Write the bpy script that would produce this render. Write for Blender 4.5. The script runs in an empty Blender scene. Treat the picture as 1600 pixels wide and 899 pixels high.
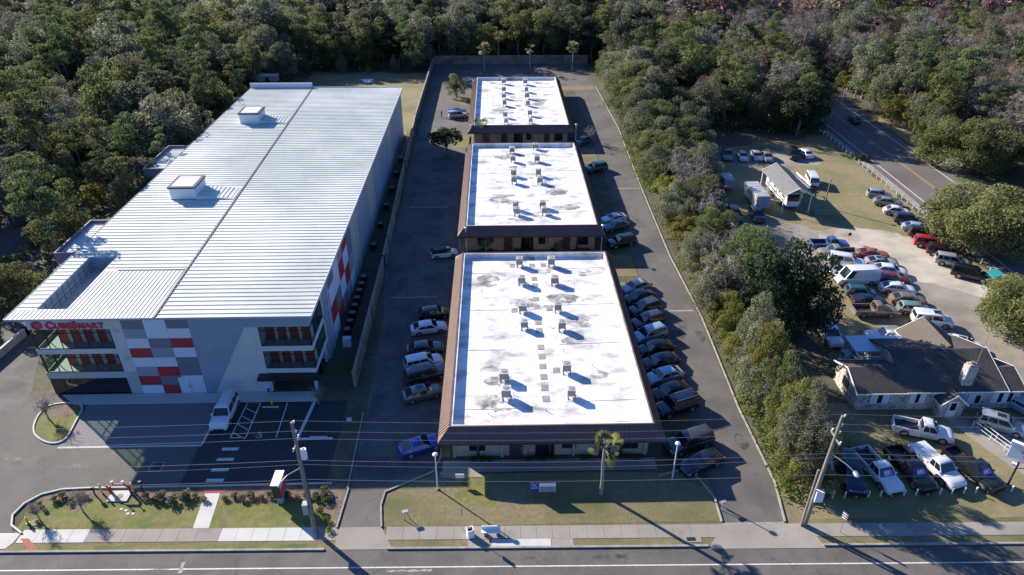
import bpy, bmesh, math, random
import numpy as np
from mathutils import Vector, Matrix, Quaternion
R = math.radians
S = bpy.context.scene
COL = S.collection
rng = random.Random(7)

# ---------------------------------------------------------------- camera
CAM_H, CAM_F, CAM_P, CAM_Y = 52.0, 1109.0, R(31.06), R(1.26)
cd = bpy.data.cameras.new("camera"); cam = bpy.data.objects.new("camera", cd); COL.objects.link(cam)
cd.sensor_width = 36.0; cd.lens = 36.0 * CAM_F / 1600.0; cd.clip_end = 3000; cd.clip_start = 0.5
cam.location = (0, 0, CAM_H); cam.rotation_euler = (R(90) - CAM_P, 0, -CAM_Y)
S.camera = cam
FW = Vector((math.sin(CAM_Y)*math.cos(CAM_P), math.cos(CAM_Y)*math.cos(CAM_P), -math.sin(CAM_P)))
RT = Vector((math.cos(CAM_Y), -math.sin(CAM_Y), 0)); UP = RT.cross(FW)
def G(px, py, z=0.0):
    d = FW + RT*((px-800)/CAM_F) - UP*((py-449.5)/CAM_F)
    t = (z-CAM_H)/d.z
    return Vector((d.x*t, d.y*t, z))
def proj(x, y, z):
    d = Vector((x, y, z-CAM_H)); w = d.dot(FW)
    if w < 1: return (-9999, -9999)
    return 800 + CAM_F*d.dot(RT)/w, 449.5 - CAM_F*d.dot(UP)/w

# ---------------------------------------------------------------- light
EL = R(25.0); SX, SY = -0.757, 0.653           # the sun stands up and to the left, in front of the camera
w = bpy.data.worlds.new("World"); S.world = w; w.use_nodes = True
nt = w.node_tree; bgn = nt.nodes['Background']
sky = nt.nodes.new('ShaderNodeTexSky'); sky.sky_type = 'NISHITA'; sky.sun_disc = False
sky.sun_elevation = EL; sky.sun_rotation = math.atan2(SX, SY); sky.air_density = 1.0; sky.dust_density = 0.6; sky.ozone_density = 1.5
tint = nt.nodes.new('ShaderNodeMix'); tint.data_type = 'RGBA'; tint.blend_type = 'MULTIPLY'; tint.inputs[0].default_value = 1.0; tint.inputs[7].default_value = (.5, .83, 1.45, 1)
nt.links.new(sky.outputs[0], tint.inputs[6]); nt.links.new(tint.outputs[2], bgn.inputs[0]); bgn.inputs[1].default_value = 0.064
sl = bpy.data.lights.new("sun", 'SUN'); sl.energy = 5.0; sl.angle = R(0.53); sl.color = (1.0, 0.91, 0.77)
so = bpy.data.objects.new("sun", sl); COL.objects.link(so); so.location = (-60, 60, 80)
so.rotation_euler = Vector((-SX*math.cos(EL), -SY*math.cos(EL), -math.sin(EL))).to_track_quat('-Z', 'Y').to_euler()
S.view_settings.view_transform = 'Standard'; S.view_settings.look = 'None'
S.view_settings.exposure = 1.2; S.view_settings.gamma = 1.0; S.view_settings.use_curve_mapping = False
S.render.engine = 'CYCLES'; S.cycles.max_bounces = 5; S.cycles.transparent_max_bounces = 12

# ---------------------------------------------------------------- helpers
MATS = {}
def mat(name, c, rough=0.8, metal=0.0, c2=None, scale=1.0, detail=4, lo=0.35, hi=0.65, bump=0.0, bscale=None,
        coat=0.0, spec=0.5, c3=None, s3=0.1, lo3=.45, hi3=.65, rnd=0.0, coords='Object', crack=0.0, trans=0.0, stretch=None, emit=None, alpha=None):
    if name in MATS: return MATS[name]
    m = bpy.data.materials.new(name); m.use_nodes = True; n = m.node_tree.nodes; l = m.node_tree.links
    p = n['Principled BSDF']; p.inputs['Roughness'].default_value = rough; p.inputs['Metallic'].default_value = metal
    p.inputs['Coat Weight'].default_value = coat; p.inputs['Specular IOR Level'].default_value = spec
    p.inputs['Base Color'].default_value = (*c, 1)
    tc = n.new('ShaderNodeTexCoord'); out = tc.outputs[coords]
    if stretch:
        mp = n.new('ShaderNodeMapping'); mp.inputs['Scale'].default_value = stretch; l.new(out, mp.inputs[0]); out = mp.outputs[0]
    src = None
    def layer(src, ca, cb, sc, a, b, det):
        t = n.new('ShaderNodeTexNoise'); t.inputs['Scale'].default_value = sc; t.inputs['Detail'].default_value = det
        t.inputs['Roughness'].default_value = 0.62; l.new(out, t.inputs[0])
        mr = n.new('ShaderNodeMapRange'); mr.inputs[1].default_value = a; mr.inputs[2].default_value = b; l.new(t.outputs[0], mr.inputs[0])
        mx = n.new('ShaderNodeMix'); mx.data_type = 'RGBA'; l.new(mr.outputs[0], mx.inputs[0])
        if src is None: mx.inputs[6].default_value = (*ca, 1)
        else: l.new(src, mx.inputs[6])
        mx.inputs[7].default_value = (*cb, 1)
        return mx.outputs[2]
    if c2 is not None: src = layer(None, c, c2, scale, lo, hi, detail)
    if c3 is not None: src = layer(src, c, c3, s3, lo3, hi3, 5)
    if crack:       # fine dark cracks that wander between noisy cells
        nz = n.new('ShaderNodeTexNoise'); nz.inputs['Scale'].default_value = .35; nz.inputs['Detail'].default_value = 5; l.new(out, nz.inputs[0])
        vm = n.new('ShaderNodeVectorMath'); vm.operation = 'MULTIPLY_ADD'; vm.inputs[1].default_value = (5,5,0); l.new(nz.outputs['Color'], vm.inputs[0]); l.new(out, vm.inputs[2])
        vo = n.new('ShaderNodeTexVoronoi'); vo.feature = 'DISTANCE_TO_EDGE'; vo.inputs['Scale'].default_value = .16; l.new(vm.outputs[0], vo.inputs[0])
        mr = n.new('ShaderNodeMapRange'); mr.inputs[1].default_value = .002; mr.inputs[2].default_value = .009; mr.inputs[3].default_value = crack; mr.inputs[4].default_value = 0; l.new(vo.outputs['Distance'], mr.inputs[0])
        mx = n.new('ShaderNodeMix'); mx.data_type = 'RGBA'; l.new(mr.outputs[0], mx.inputs[0]); l.new(src, mx.inputs[6]); mx.inputs[7].default_value = (.02,.02,.02,1); src = mx.outputs[2]
    if rnd:
        oi = n.new('ShaderNodeObjectInfo'); hs = n.new('ShaderNodeHueSaturation')
        if src is None: hs.inputs['Color'].default_value = (*c, 1)
        else: l.new(src, hs.inputs['Color'])
        mr = n.new('ShaderNodeMapRange'); mr.inputs[3].default_value = 1-rnd; mr.inputs[4].default_value = 1+rnd
        l.new(oi.outputs['Random'], mr.inputs[0]); l.new(mr.outputs[0], hs.inputs['Value'])
        m2 = n.new('ShaderNodeMath'); m2.operation = 'FRACT'; m3 = n.new('ShaderNodeMath'); m3.operation = 'MULTIPLY'; m3.inputs[1].default_value = 7.31
        l.new(oi.outputs['Random'], m3.inputs[0]); l.new(m3.outputs[0], m2.inputs[0])
        mr2 = n.new('ShaderNodeMapRange'); mr2.inputs[3].default_value = 0.475; mr2.inputs[4].default_value = 0.525
        l.new(m2.outputs[0], mr2.inputs[0]); l.new(mr2.outputs[0], hs.inputs['Hue']); src = hs.outputs[0]
    if src is not None: l.new(src, p.inputs['Base Color'])
    if bump:
        t = n.new('ShaderNodeTexNoise'); t.inputs['Scale'].default_value = bscale or scale*4; t.inputs['Detail'].default_value = 3; l.new(out, t.inputs[0])
        b = n.new('ShaderNodeBump'); b.inputs['Strength'].default_value = bump; b.inputs['Distance'].default_value = 0.1
        l.new(t.outputs[0], b.inputs['Height']); l.new(b.outputs[0], p.inputs['Normal'])
    if trans:
        tr = n.new('ShaderNodeBsdfTranslucent'); ms = n.new('ShaderNodeMixShader'); ms.inputs[0].default_value = trans
        if src is not None: l.new(src, tr.inputs[0])
        else: tr.inputs[0].default_value = (*c, 1)
        l.new(p.outputs[0], ms.inputs[1]); l.new(tr.outputs[0], ms.inputs[2]); l.new(ms.outputs[0], n['Material Output'].inputs[0])
    if alpha is not None:
        tr = n.new('ShaderNodeBsdfTransparent'); ms = n.new('ShaderNodeMixShader'); ms.inputs[0].default_value = alpha
        tr.inputs[0].default_value = (.8, .95, .85, 1)
        l.new(tr.outputs[0], ms.inputs[1]); l.new(p.outputs[0], ms.inputs[2]); l.new(ms.outputs[0], n['Material Output'].inputs[0])
    MATS[name] = m
    return m

class MB:
    def __init__(s): s.v = []; s.f = []; s.mi = []; s.ms = []
    def _m(s, m):
        if m not in s.ms: s.ms.append(m)
        return s.ms.index(m)
    def face(s, pts, m):
        i = len(s.v); s.v += [tuple(p) for p in pts]; s.f.append(tuple(range(i, i+len(pts)))); s.mi.append(s._m(m)); return s
    def add(s, vs, fs, m):
        i = len(s.v); s.v += [tuple(p) for p in vs]; k = s._m(m)
        for f in fs: s.f.append(tuple(i+j for j in f)); s.mi.append(k)
        return s
    def box(s, x0, x1, y0, y1, z0, z1, m):
        return s.add([(x0,y0,z0),(x1,y0,z0),(x1,y1,z0),(x0,y1,z0),(x0,y0,z1),(x1,y0,z1),(x1,y1,z1),(x0,y1,z1)],
                     [(0,3,2,1),(4,5,6,7),(0,1,5,4),(1,2,6,5),(2,3,7,6),(3,0,4,7)], m)
    def prism(s, poly, z0, z1, m, mtop=None):
        n = len(poly); area = sum(poly[i][0]*poly[(i+1)%n][1]-poly[(i+1)%n][0]*poly[i][1] for i in range(n))
        if area < 0: poly = poly[::-1]
        s.add([(p[0],p[1],z0) for p in poly]+[(p[0],p[1],z1) for p in poly], [tuple(range(n))[::-1]]+[(i,(i+1)%n,n+(i+1)%n,n+i) for i in range(n)], m)
        s.face([(p[0],p[1],z1) for p in poly], mtop or m); return s
    def sheet(s, poly, z, m):
        n = len(poly); area = sum(poly[i][0]*poly[(i+1)%n][1]-poly[(i+1)%n][0]*poly[i][1] for i in range(n))
        if area < 0: poly = poly[::-1]
        return s.face([(p[0],p[1],z) for p in poly], m)
    def tube(s, pts, rad, m, seg=8, cap=True):
        if not hasattr(rad, '__len__'): rad = [rad]*len(pts)
        pts = [Vector(p) for p in pts]; vs = []; n = len(pts)
        for i, p in enumerate(pts):
            t = (pts[min(i+1,n-1)]-pts[max(i-1,0)]).normalized()
            a = t.cross(Vector((0,0,1)) if abs(t.z) < 0.9 else Vector((1,0,0))).normalized(); b = t.cross(a)
            for k in range(seg):
                an = 2*math.pi*k/seg; vs.append(p+(a*math.cos(an)+b*math.sin(an))*rad[i])
        fs = [(i*seg+k, i*seg+(k+1)%seg, (i+1)*seg+(k+1)%seg, (i+1)*seg+k) for i in range(n-1) for k in range(seg)]
        if cap: fs += [tuple(range(seg))[::-1], tuple(range((n-1)*seg, n*seg))]
        return s.add(vs, fs, m)
    def cyl(s, x, y, z0, z1, r, m, seg=16, r1=None): return s.tube([(x,y,z0),(x,y,z1)], [r, r if r1 is None else r1], m, seg)
    def bar(s, a, b, wd, ht, m):
        a = Vector(a); b = Vector(b); t = (b-a).normalized(); sd = t.cross(Vector((0,0,1)))
        sd = sd.normalized()*wd/2 if sd.length > 1e-4 else Vector((wd/2,0,0)); u = sd.cross(t).normalized()*ht/2
        return s.add([a-sd-u,a+sd-u,a+sd+u,a-sd+u,b-sd-u,b+sd-u,b+sd+u,b-sd+u], [(0,3,2,1),(4,5,6,7),(0,1,5,4),(1,2,6,5),(2,3,7,6),(3,0,4,7)], m)
    def ball(s, c, r, m, seg=10, rings=6, sc=(1,1,1)):
        vs = []; fs = []
        for i in range(rings+1):
            th = math.pi*i/rings
            for k in range(seg):
                ph = 2*math.pi*k/seg; vs.append((c[0]+r*sc[0]*math.sin(th)*math.cos(ph), c[1]+r*sc[1]*math.sin(th)*math.sin(ph), c[2]-r*sc[2]*math.cos(th)))
        for i in range(rings):
            for k in range(seg): fs.append((i*seg+k, i*seg+(k+1)%seg, (i+1)*seg+(k+1)%seg, (i+1)*seg+k))
        return s.add(vs, fs, m)
    def mesh(s, name, off=(0,0,0), smooth=False):
        me = bpy.data.meshes.new(name)
        me.from_pydata([(a[0]-off[0],a[1]-off[1],a[2]-off[2]) for a in s.v], [], s.f)
        for m in s.ms: me.materials.append(m)
        me.polygons.foreach_set('material_index', s.mi)
        if smooth:
            me.polygons.foreach_set('use_smooth', [True]*len(me.polygons))
            try: me.set_sharp_from_angle(angle=R(smooth if smooth is not True else 40))
            except Exception: pass
        me.update(); return me
    def build(s, name, parent=None, off=(0,0,0), smooth=False):
        o = bpy.data.objects.new(name, s.mesh(name, off, smooth)); COL.objects.link(o)
        if parent is not None: o.parent = parent
        else: o.location = off
        return o
def tag(o, label=None, cat=None, group=None, kind=None):
    if label: o['label'] = label
    if cat: o['category'] = cat
    if group: o['group'] = group
    if kind: o['kind'] = kind
    return o
def thing(name, label, cat, loc=(0,0,0), rz=0.0, group=None):
    o = bpy.data.objects.new(name, None); o.empty_display_size = 0.5; COL.objects.link(o)
    o.location = loc; o.rotation_euler = (0,0,rz); return tag(o, label, cat, group)
def inst(name, me, parent):
    o = bpy.data.objects.new(name, me); COL.objects.link(o); o.parent = parent; return o
def struct(name, mb, label=None):
    o = mb.build(name); o['kind'] = 'structure'
    if label: o['label'] = label
    return o
def copy_tree(o, parent=None):
    c = o.copy(); COL.objects.link(c)
    if parent is not None: c.parent = parent
    for ch in o.children: copy_tree(ch, c)
    return c
def wob(poly, step=1.2, amp=0.35, seed=1):
    r = random.Random(seed); out = []
    n = len(poly)
    for i in range(n):
        a = Vector(poly[i]).to_2d() if not isinstance(poly[i], Vector) else poly[i].to_2d(); b = Vector(poly[(i+1)%n]).to_2d()
        k = max(1, int((b-a).length/step)); nrm = (b-a).normalized(); nrm = Vector((-nrm.y, nrm.x))
        for j in range(k):
            p = a.lerp(b, j/k); out.append(p + nrm*r.uniform(-amp, amp))
    return out
def smooth_poly(pts, it=2):
    for _ in range(it):
        o = []
        for i in range(len(pts)):
            a = Vector(pts[i]).to_2d(); b = Vector(pts[(i+1)%len(pts)]).to_2d(); o += [a.lerp(b,.25), a.lerp(b,.75)]
        pts = o
    return pts
def kerb_strip(mb, pts, wd, z0, z1, m, closed=False):
    P = [Vector(p).to_2d() for p in pts]; n = len(P); L = []; Rr = []
    for i in range(n):
        a = P[(i-1)%n] if (closed or i > 0) else P[i]; b = P[(i+1)%n] if (closed or i < n-1) else P[i]
        t = (b-a).normalized(); nn = Vector((-t.y, t.x))*wd/2; L.append(P[i]+nn); Rr.append(P[i]-nn)
    for i in range(n if closed else n-1):
        j = (i+1)%n; mb.prism([Rr[i], Rr[j], L[j], L[i]], z0, z1, m)
def text_mesh(body, size, depth, m, bold=0.0, spacing=1.0):
    cu = bpy.data.curves.new("lettering", 'FONT'); cu.body = body; cu.size = size; cu.extrude = depth; cu.offset = bold; cu.space_character = spacing
    cu.resolution_u = 3
    o = bpy.data.objects.new("tmp", cu); COL.objects.link(o); bpy.context.view_layer.update()
    me = bpy.data.meshes.new_from_object(o.evaluated_get(bpy.context.evaluated_depsgraph_get()))
    bpy.data.objects.remove(o); bpy.data.curves.remove(cu)
    me.materials.clear(); me.materials.append(m); me.name = 'lettering'; return me
ORD = ['first','second','third','fourth','fifth','sixth','seventh','eighth','ninth','tenth','eleventh','twelfth','thirteenth','fourteenth','fifteenth','sixteenth','seventeenth','eighteenth','nineteenth','twentieth']
def ordn(i):
    if i < 20: return ORD[i]
    t = ['twenty','thirty','forty','fifty','sixty'][(i+1)//10-2]; u = (i+1)%10
    return (t[:-1]+'ieth') if u == 0 else t+'-'+ORD[u-1]
# ---------------------------------------------------------------- materials
M = {}
M['lawn'] = mat('lawn_grass', (.145,.118,.058), .95, c2=(.2,.165,.095), scale=2.2, c3=(.1,.1,.036), s3=.12, bump=.5, bscale=9)
M['lawn_green'] = mat('greener_lawn', (.12,.132,.026), .95, c2=(.2,.165,.06), scale=1.5, c3=(.07,.11,.018), s3=.3, bump=.5, bscale=9)
M['dirt'] = mat('ground_litter', (.07,.06,.036), .95, c2=(.12,.1,.065), scale=.9, c3=(.05,.055,.024), s3=.15, bump=.5, bscale=5)
M['lotgrass'] = mat('dry_lot_grass', (.185,.155,.07), .95, c2=(.235,.19,.11), scale=1.1, c3=(.12,.125,.045), s3=.09, bump=.4, bscale=6)
M['gravel'] = mat('pale_gravel', (.48,.43,.35), .95, c2=(.36,.31,.25), scale=.35, c3=(.24,.2,.155), s3=.12, lo3=.5, hi3=.68, bump=.5, bscale=8, detail=8)
M['gravel_grey'] = mat('grey_gravel', (.23,.205,.175), .95, c2=(.29,.255,.215), scale=.4, c3=(.17,.148,.125), s3=.16, bump=.5, bscale=8, detail=8)
M['asphalt'] = mat('worn_asphalt', (.098,.09,.084), .9, c2=(.128,.116,.106), scale=.5, c3=(.075,.07,.066), s3=.13, crack=.3, bump=.25, bscale=14, detail=7)
M['asphalt_lot'] = mat('lot_asphalt', (.105,.095,.087), .9, c2=(.13,.117,.106), scale=.35, c3=(.085,.078,.072), s3=.1, crack=.35, bump=.25, bscale=14, detail=7)
M['asphalt_old'] = mat('old_drive_asphalt', (.085,.082,.08), .9, c2=(.12,.114,.108), scale=.6, c3=(.05,.05,.052), s3=.22, crack=.6, bump=.3, bscale=14, detail=8)
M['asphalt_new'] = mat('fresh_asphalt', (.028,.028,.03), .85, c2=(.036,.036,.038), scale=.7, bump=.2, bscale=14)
M['asphalt_side'] = mat('side_road_asphalt', (.115,.095,.09), .9, c2=(.145,.12,.112), scale=.4, c3=(.095,.08,.076), s3=.1, bump=.2, bscale=14)
M['patch'] = mat('asphalt_patch', (.07,.066,.063), .9, c2=(.085,.078,.074), scale=1.2)
M['conc'] = mat('worn_concrete', (.25,.222,.19), .9, c2=(.31,.28,.245), scale=.5, c3=(.2,.18,.155), s3=.25, bump=.1, bscale=10)
M['conc_new'] = mat('new_concrete', (.5,.49,.46), .85, c2=(.44,.43,.4), scale=.5)
M['conc_kerb'] = mat('kerb_concrete', (.33,.31,.28), .9, c2=(.22,.2,.18), scale=1.2)
M['paver'] = mat('paver_brick', (.2,.19,.2), .85, c2=(.12,.115,.13), scale=4.0, c3=(.16,.15,.16), s3=.5)
M['white_paint'] = mat('white_road_paint', (.62,.61,.58), .7, c2=(.45,.44,.42), scale=3)
M['faded_paint'] = mat('faded_road_paint', (.34,.33,.31), .8, c2=(.2,.19,.18), scale=2)
M['yellow_paint'] = mat('yellow_road_paint', (.42,.26,.07), .7, c2=(.3,.2,.07), scale=2)
M['red_paint'] = mat('red_tactile_paint', (.32,.05,.045), .8, c2=(.26,.06,.05), scale=3)
M['mulch'] = mat('mulch', (.14,.09,.07), .95, c2=(.22,.16,.13), scale=6, c3=(.09,.06,.045), s3=.9, bump=.6, bscale=12)
M['white_roof'] = mat('white_membrane_roof', (.78,.78,.77), .6, c2=(.66,.66,.65), scale=.35, c3=(.22,.21,.2), s3=.3, lo3=.46, hi3=.74, stretch=(1,1.7,1), detail=8)
M['roof_stain'] = mat('roof_stain', (.3,.29,.28), .9, c2=(.12,.115,.11), scale=1.2, stretch=(1,1.6,1))
def breakup(m, sc, lo, hi):      # the stain is patchy: the clean membrane shows through it
    n = m.node_tree.nodes; l = m.node_tree.links; tc = n.new('ShaderNodeTexCoord'); t = n.new('ShaderNodeTexNoise'); t.inputs['Scale'].default_value = sc; t.inputs['Detail'].default_value = 8; t.inputs['Roughness'].default_value = .7
    l.new(tc.outputs['Object'], t.inputs[0]); mr = n.new('ShaderNodeMapRange'); mr.inputs[1].default_value = lo; mr.inputs[2].default_value = hi; l.new(t.outputs[0], mr.inputs[0])
    tr = n.new('ShaderNodeBsdfTransparent'); ms = n.new('ShaderNodeMixShader'); l.new(mr.outputs[0], ms.inputs[0]); l.new(tr.outputs[0], ms.inputs[1]); l.new(n['Principled BSDF'].outputs[0], ms.inputs[2]); l.new(ms.outputs[0], n['Material Output'].inputs[0])
breakup(M['roof_stain'], .5, .42, .66)
M['brown_metal'] = mat('brown_seam_metal', (.14,.085,.072), .45, .1, c2=(.165,.1,.085), scale=.6, spec=.4)
M['brown_dark'] = mat('brown_fascia', (.06,.035,.032), .6)
M['tan_wall'] = mat('tan_stucco', (.3,.26,.2), .85, c2=(.36,.31,.25), scale=1.5)
M['grey_wall'] = mat('block_wall', (.26,.22,.16), .9, c2=(.17,.145,.11), scale=.6, c3=(.1,.09,.07), s3=.35)
M['dark_glass'] = mat('dark_glass', (.012,.014,.018), .06, spec=.8)
M['car_glass'] = mat('car_glass', (.012,.016,.022), .05, spec=.7)
M['window_glass'] = mat('clear_glass', (.02,.03,.03), .05, alpha=.3)
M['black'] = mat('black_paint', (.015,.015,.017), .5)
M['rubber'] = mat('tyre_rubber', (.02,.02,.022), .85)
M['rim'] = mat('wheel_rim', (.35,.35,.37), .35, .7)
M['steel'] = mat('galvanised_steel', (.42,.43,.45), .45, .6)
M['ac_metal'] = mat('unit_metal', (.56,.55,.52), .6, .05, c2=(.38,.37,.35), scale=2, rnd=.15)
M['ac_dark'] = mat('coil_grille', (.17,.17,.175), .6, c2=(.25,.25,.25), scale=12)
M['pad'] = mat('roof_walk_pad', (.2,.2,.2), .9, c2=(.3,.3,.3), scale=2)
M['cube_roof'] = mat('galvalume_roof', (.455,.49,.46), .6, 0, c2=(.4,.435,.41), scale=.25, c3=(.6,.61,.57), s3=.06, spec=.25)
M['rib_dark'] = mat('seam_flashing', (.1,.095,.1), .6)
M['bluegrey'] = mat('blue_grey_siding', (.25,.3,.37), .6, c2=(.22,.265,.33), scale=.5)
M['p_dark'] = mat('purple_grey_panel', (.16,.155,.19), .6)
M['p_mid'] = mat('mid_grey_panel', (.25,.28,.34), .6)
M['p_white'] = mat('pale_panel', (.55,.6,.66), .6)
M['p_red'] = mat('red_panel', (.33,.025,.03), .55)
M['p_tan'] = mat('tan_panel', (.36,.36,.31), .6)
M['stucco'] = mat('white_stucco', (.52,.52,.5), .8, c2=(.47,.47,.46), scale=.8)
M['sign_red'] = mat('sign_red', (.6,.02,.05), .4)
M['door_red'] = mat('roller_door_red', (.55,.045,.03), .5)
M['carport_metal'] = mat('carport_sheet', (.15,.148,.145), .6, .1, c2=(.11,.108,.105), scale=1.5)
M['trailer_white'] = mat('trailer_white', (.4,.42,.44), .5, c2=(.28,.3,.32), scale=.8)
M['trim_grey'] = mat('trim_grey', (.36,.38,.4), .6)
M['shingle'] = mat('grey_brown_shingle', (.05,.044,.041), .95, c2=(.075,.065,.06), scale=3, c3=(.042,.037,.035), s3=.5, bump=.5, bscale=10)
M['shingle_brown'] = mat('brown_shingle', (.095,.078,.063), .95, c2=(.125,.105,.085), scale=3, c3=(.1,.083,.07), s3=.4, bump=.5, bscale=10)
M['white_trim'] = mat('white_trim', (.7,.7,.68), .6)
M['wood'] = mat('weathered_pole_wood', (.26,.23,.19), .9, c2=(.18,.155,.13), scale=3, stretch=(4,4,.4))
M['bark'] = mat('bark', (.12,.1,.08), .95, c2=(.2,.18,.155), scale=3, stretch=(3,3,.6), bump=.5, bscale=9)
M['bark_pale'] = mat('pale_bark', (.3,.275,.24), .95, c2=(.2,.18,.15), scale=3, stretch=(3,3,.6))
M['wire'] = mat('cable', (.2,.2,.21), .6)
M['yellow'] = mat('safety_yellow', (.75,.5,.03), .5)
M['sign_white'] = mat('sign_white', (.75,.75,.74), .5)
M['sign_blue'] = mat('sign_navy', (.03,.05,.22), .5)
M['sign_purple'] = mat('windscreen_placard', (.45,.15,.5), .5)
M['sign_pink'] = mat('placard_lettering', (.8,.75,.85), .5)
M['teal'] = mat('teal_paint', (.03,.36,.38), .6)
M['lamp_glass'] = mat('lamp_lens', (.75,.75,.72), .3)
M['tail'] = mat('tail_lamp_red', (.4,.01,.01), .3)
M['rust'] = mat('rusty_metal', (.12,.09,.08), .8, c2=(.22,.15,.11), scale=3)
def stone_mat():
    m = bpy.data.materials.new('field_stone'); m.use_nodes = True; n = m.node_tree.nodes; l = m.node_tree.links; p = n['Principled BSDF']
    tc = n.new('ShaderNodeTexCoord'); v = n.new('ShaderNodeTexVoronoi'); v.inputs['Scale'].default_value = 2.6; l.new(tc.outputs['Object'], v.inputs[0])
    v2 = n.new('ShaderNodeTexVoronoi'); v2.feature = 'DISTANCE_TO_EDGE'; v2.inputs['Scale'].default_value = 2.6; l.new(tc.outputs['Object'], v2.inputs[0])
    cr = n.new('ShaderNodeValToRGB'); e = cr.color_ramp.elements; e[0].color = (.16,.13,.11,1); e[1].color = (.5,.46,.42,1); l.new(v.outputs['Color'], cr.inputs[0])
    mr = n.new('ShaderNodeMapRange'); mr.inputs[1].default_value = .02; mr.inputs[2].default_value = .06; l.new(v2.outputs['Distance'], mr.inputs[0])
    mx = n.new('ShaderNodeMix'); mx.data_type = 'RGBA'; l.new(mr.outputs[0], mx.inputs[0]); mx.inputs[6].default_value = (.55,.54,.52,1); l.new(cr.outputs[0], mx.inputs[7])
    l.new(mx.outputs[2], p.inputs['Base Color']); p.inputs['Roughness'].default_value = .9; return m
M['stone'] = stone_mat()

# ---------------------------------------------------------------- the setting
X0, X1 = -5.0, 15.2                      # office fronts
ROADY = 41.45                            # kerb line of the street
SL = 0.0                                 # the street is parallel to x
g = MB()
g.face([(-690,-140,0),(690,-140,0),(690,1090,0),(-690,1090,0)], M['dirt']); struct('ground', g)

RD = MB()   # street sheet
def ry(x): return 41.75 - 0.012*x        # kerb line of the street (it runs a little askew)
RD.sheet([(-200,ry(-200)-22),(200,ry(200)-22),(200,ry(200)),(-200,ry(-200))], .004, M['asphalt']); struct('street', RD)
mk = MB()
mk.sheet([(-200,39.95+.012*200+.0),(200,39.95-.012*200),(200,39.83-.012*200),(-200,39.83+.012*200)], .008, M['white_paint'])
struct('lane_marking', mk)
# road stains near the left
rs = MB()
for (px,py,a,b) in ((640,892,1.9,.08),(284,887,.16,.55)):
    c = G(px,py); rs.sheet(wob([(c.x-a,c.y-b),(c.x+a,c.y-b),(c.x+a,c.y+b),(c.x-a,c.y+b)],.2,.07,int(px)), .009, M['faded_paint'])
struct('street_paint_stain', rs)

# verge lawns (between kerb and pavement, front lawns)
lw = MB()
lw.sheet([(-44.0,ry(-44)),(70,ry(70)),(70,49.5),(-44.0,49.5)], .004, M['lawn']); struct('front_lawn', lw)
glw = MB()
glw.sheet(wob([(-43.5,44.6),(-25.5,44.6),(-27,48.6),(-42,49),(-44.5,47)],.8,.3,3), .008, M['lawn_green'])
glw.sheet(wob([(-25.1,44.6),(-16.4,44.6),(-17,47.5),(-26,48)],.8,.3,4), .008, M['lawn_green'])
glw.sheet(wob([(-43,ry(-43)),(-15.6,ry(-15)),(-15.6,42.6),(-42,42.9)],.8,.06,5), .008, M['lawn_green'])
struct('green_lawn', glw)

# street-side drives and pavements
sw = MB()
def swalk(x0, x1, m, y0=42.75, y1=44.2):
    n = max(1, int(round((x1-x0)/1.55)))
    for i in range(n):
        a = x0+(x1-x0)*i/n+.012; b = x0+(x1-x0)*(i+1)/n-.012
        s0 = -.012*(a-0); s1 = -.012*(b-0)
        sw.prism([(a,y0+s0),(b,y0+s1),(b,y1+s1),(a,y1+s0)], .0, .03, m)
for a,b,m in ((-43.2,-37.2,'conc_new'),(-37.2,-27.4,'conc'),(-27.4,-25.3,'conc'),(-25.3,-16.6,'conc_new'),(-16.6,-14.7,'conc'),(-10.4,0.3,'conc'),(0.3,4.6,'conc'),(4.6,20.2,'conc'),(28.0,70,'conc')):
    swalk(a,b,M[m])
for a,b in ((-43.2,-14.0),(-10.6,20.6),(27.2,70)): pass
sw.box(-.9,4.4,41.85,42.72,0,.028,M['conc_new'])           # bus stop pad
sw.box(-3.0,-.95,41.9,42.72,0,.026,M['conc']); sw.box(4.45,6.4,41.9,42.68,0,.026,M['conc'])
struct('pavement', sw)
rp = MB(); rp.prism([G(32,842).to_2d(), G(45,842).to_2d(), G(62,862).to_2d(), G(46,863).to_2d()], 0, .036, M['red_paint'])
rp.prism([(-28.6,48.75),(-26.5,48.75),(-26.3,49.15),(-28.5,49.15)], 0, .036, M['red_paint']); struct('tactile_paving', rp)
wk = MB(); wk.prism([(-28.0,44.56),(-26.55,44.54),(-26.9,48.7),(-28.35,48.7)], 0, .03, M['conc_new']); struct('footpath', wk)

ap = MB()
def sh(poly, z, m, name, seed=None):
    a = MB(); a.sheet(poly, z, m); return struct(name, a)
# left lot of the storage building
sh([(-75,40),(-48,ry(-48)),(-43.6,43.6),(-45.2,46.2),(-44.6,48.4),(-42.2,49.5),(-16.9,49.6),(-16.9,63),(-53,63.6),(-60,80),(-75,80)], .012, M['asphalt_lot'], 'parking_lot')
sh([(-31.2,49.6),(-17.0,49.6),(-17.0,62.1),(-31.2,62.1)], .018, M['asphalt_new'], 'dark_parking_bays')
sh([(-45.7,55.4),(-31.1,55.4),(-31.1,62.0),(-45.9,62.0)], .02, M['paver'], 'paver_bay')
a = MB(); a.box(-45.7,-31.0,55.15,55.4,0,.024,M['conc_new']); a.box(-31.1,-30.85,55.4,62.0,0,.024,M['conc_new']); struct('paver_border', a)
a = MB(); a.prism([(-47.4,62.05),(-20.5,62.05),(-20.5,63.7),(-49.5,63.7)], 0, .12, M['conc_new']); struct('building_walk', a)
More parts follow.
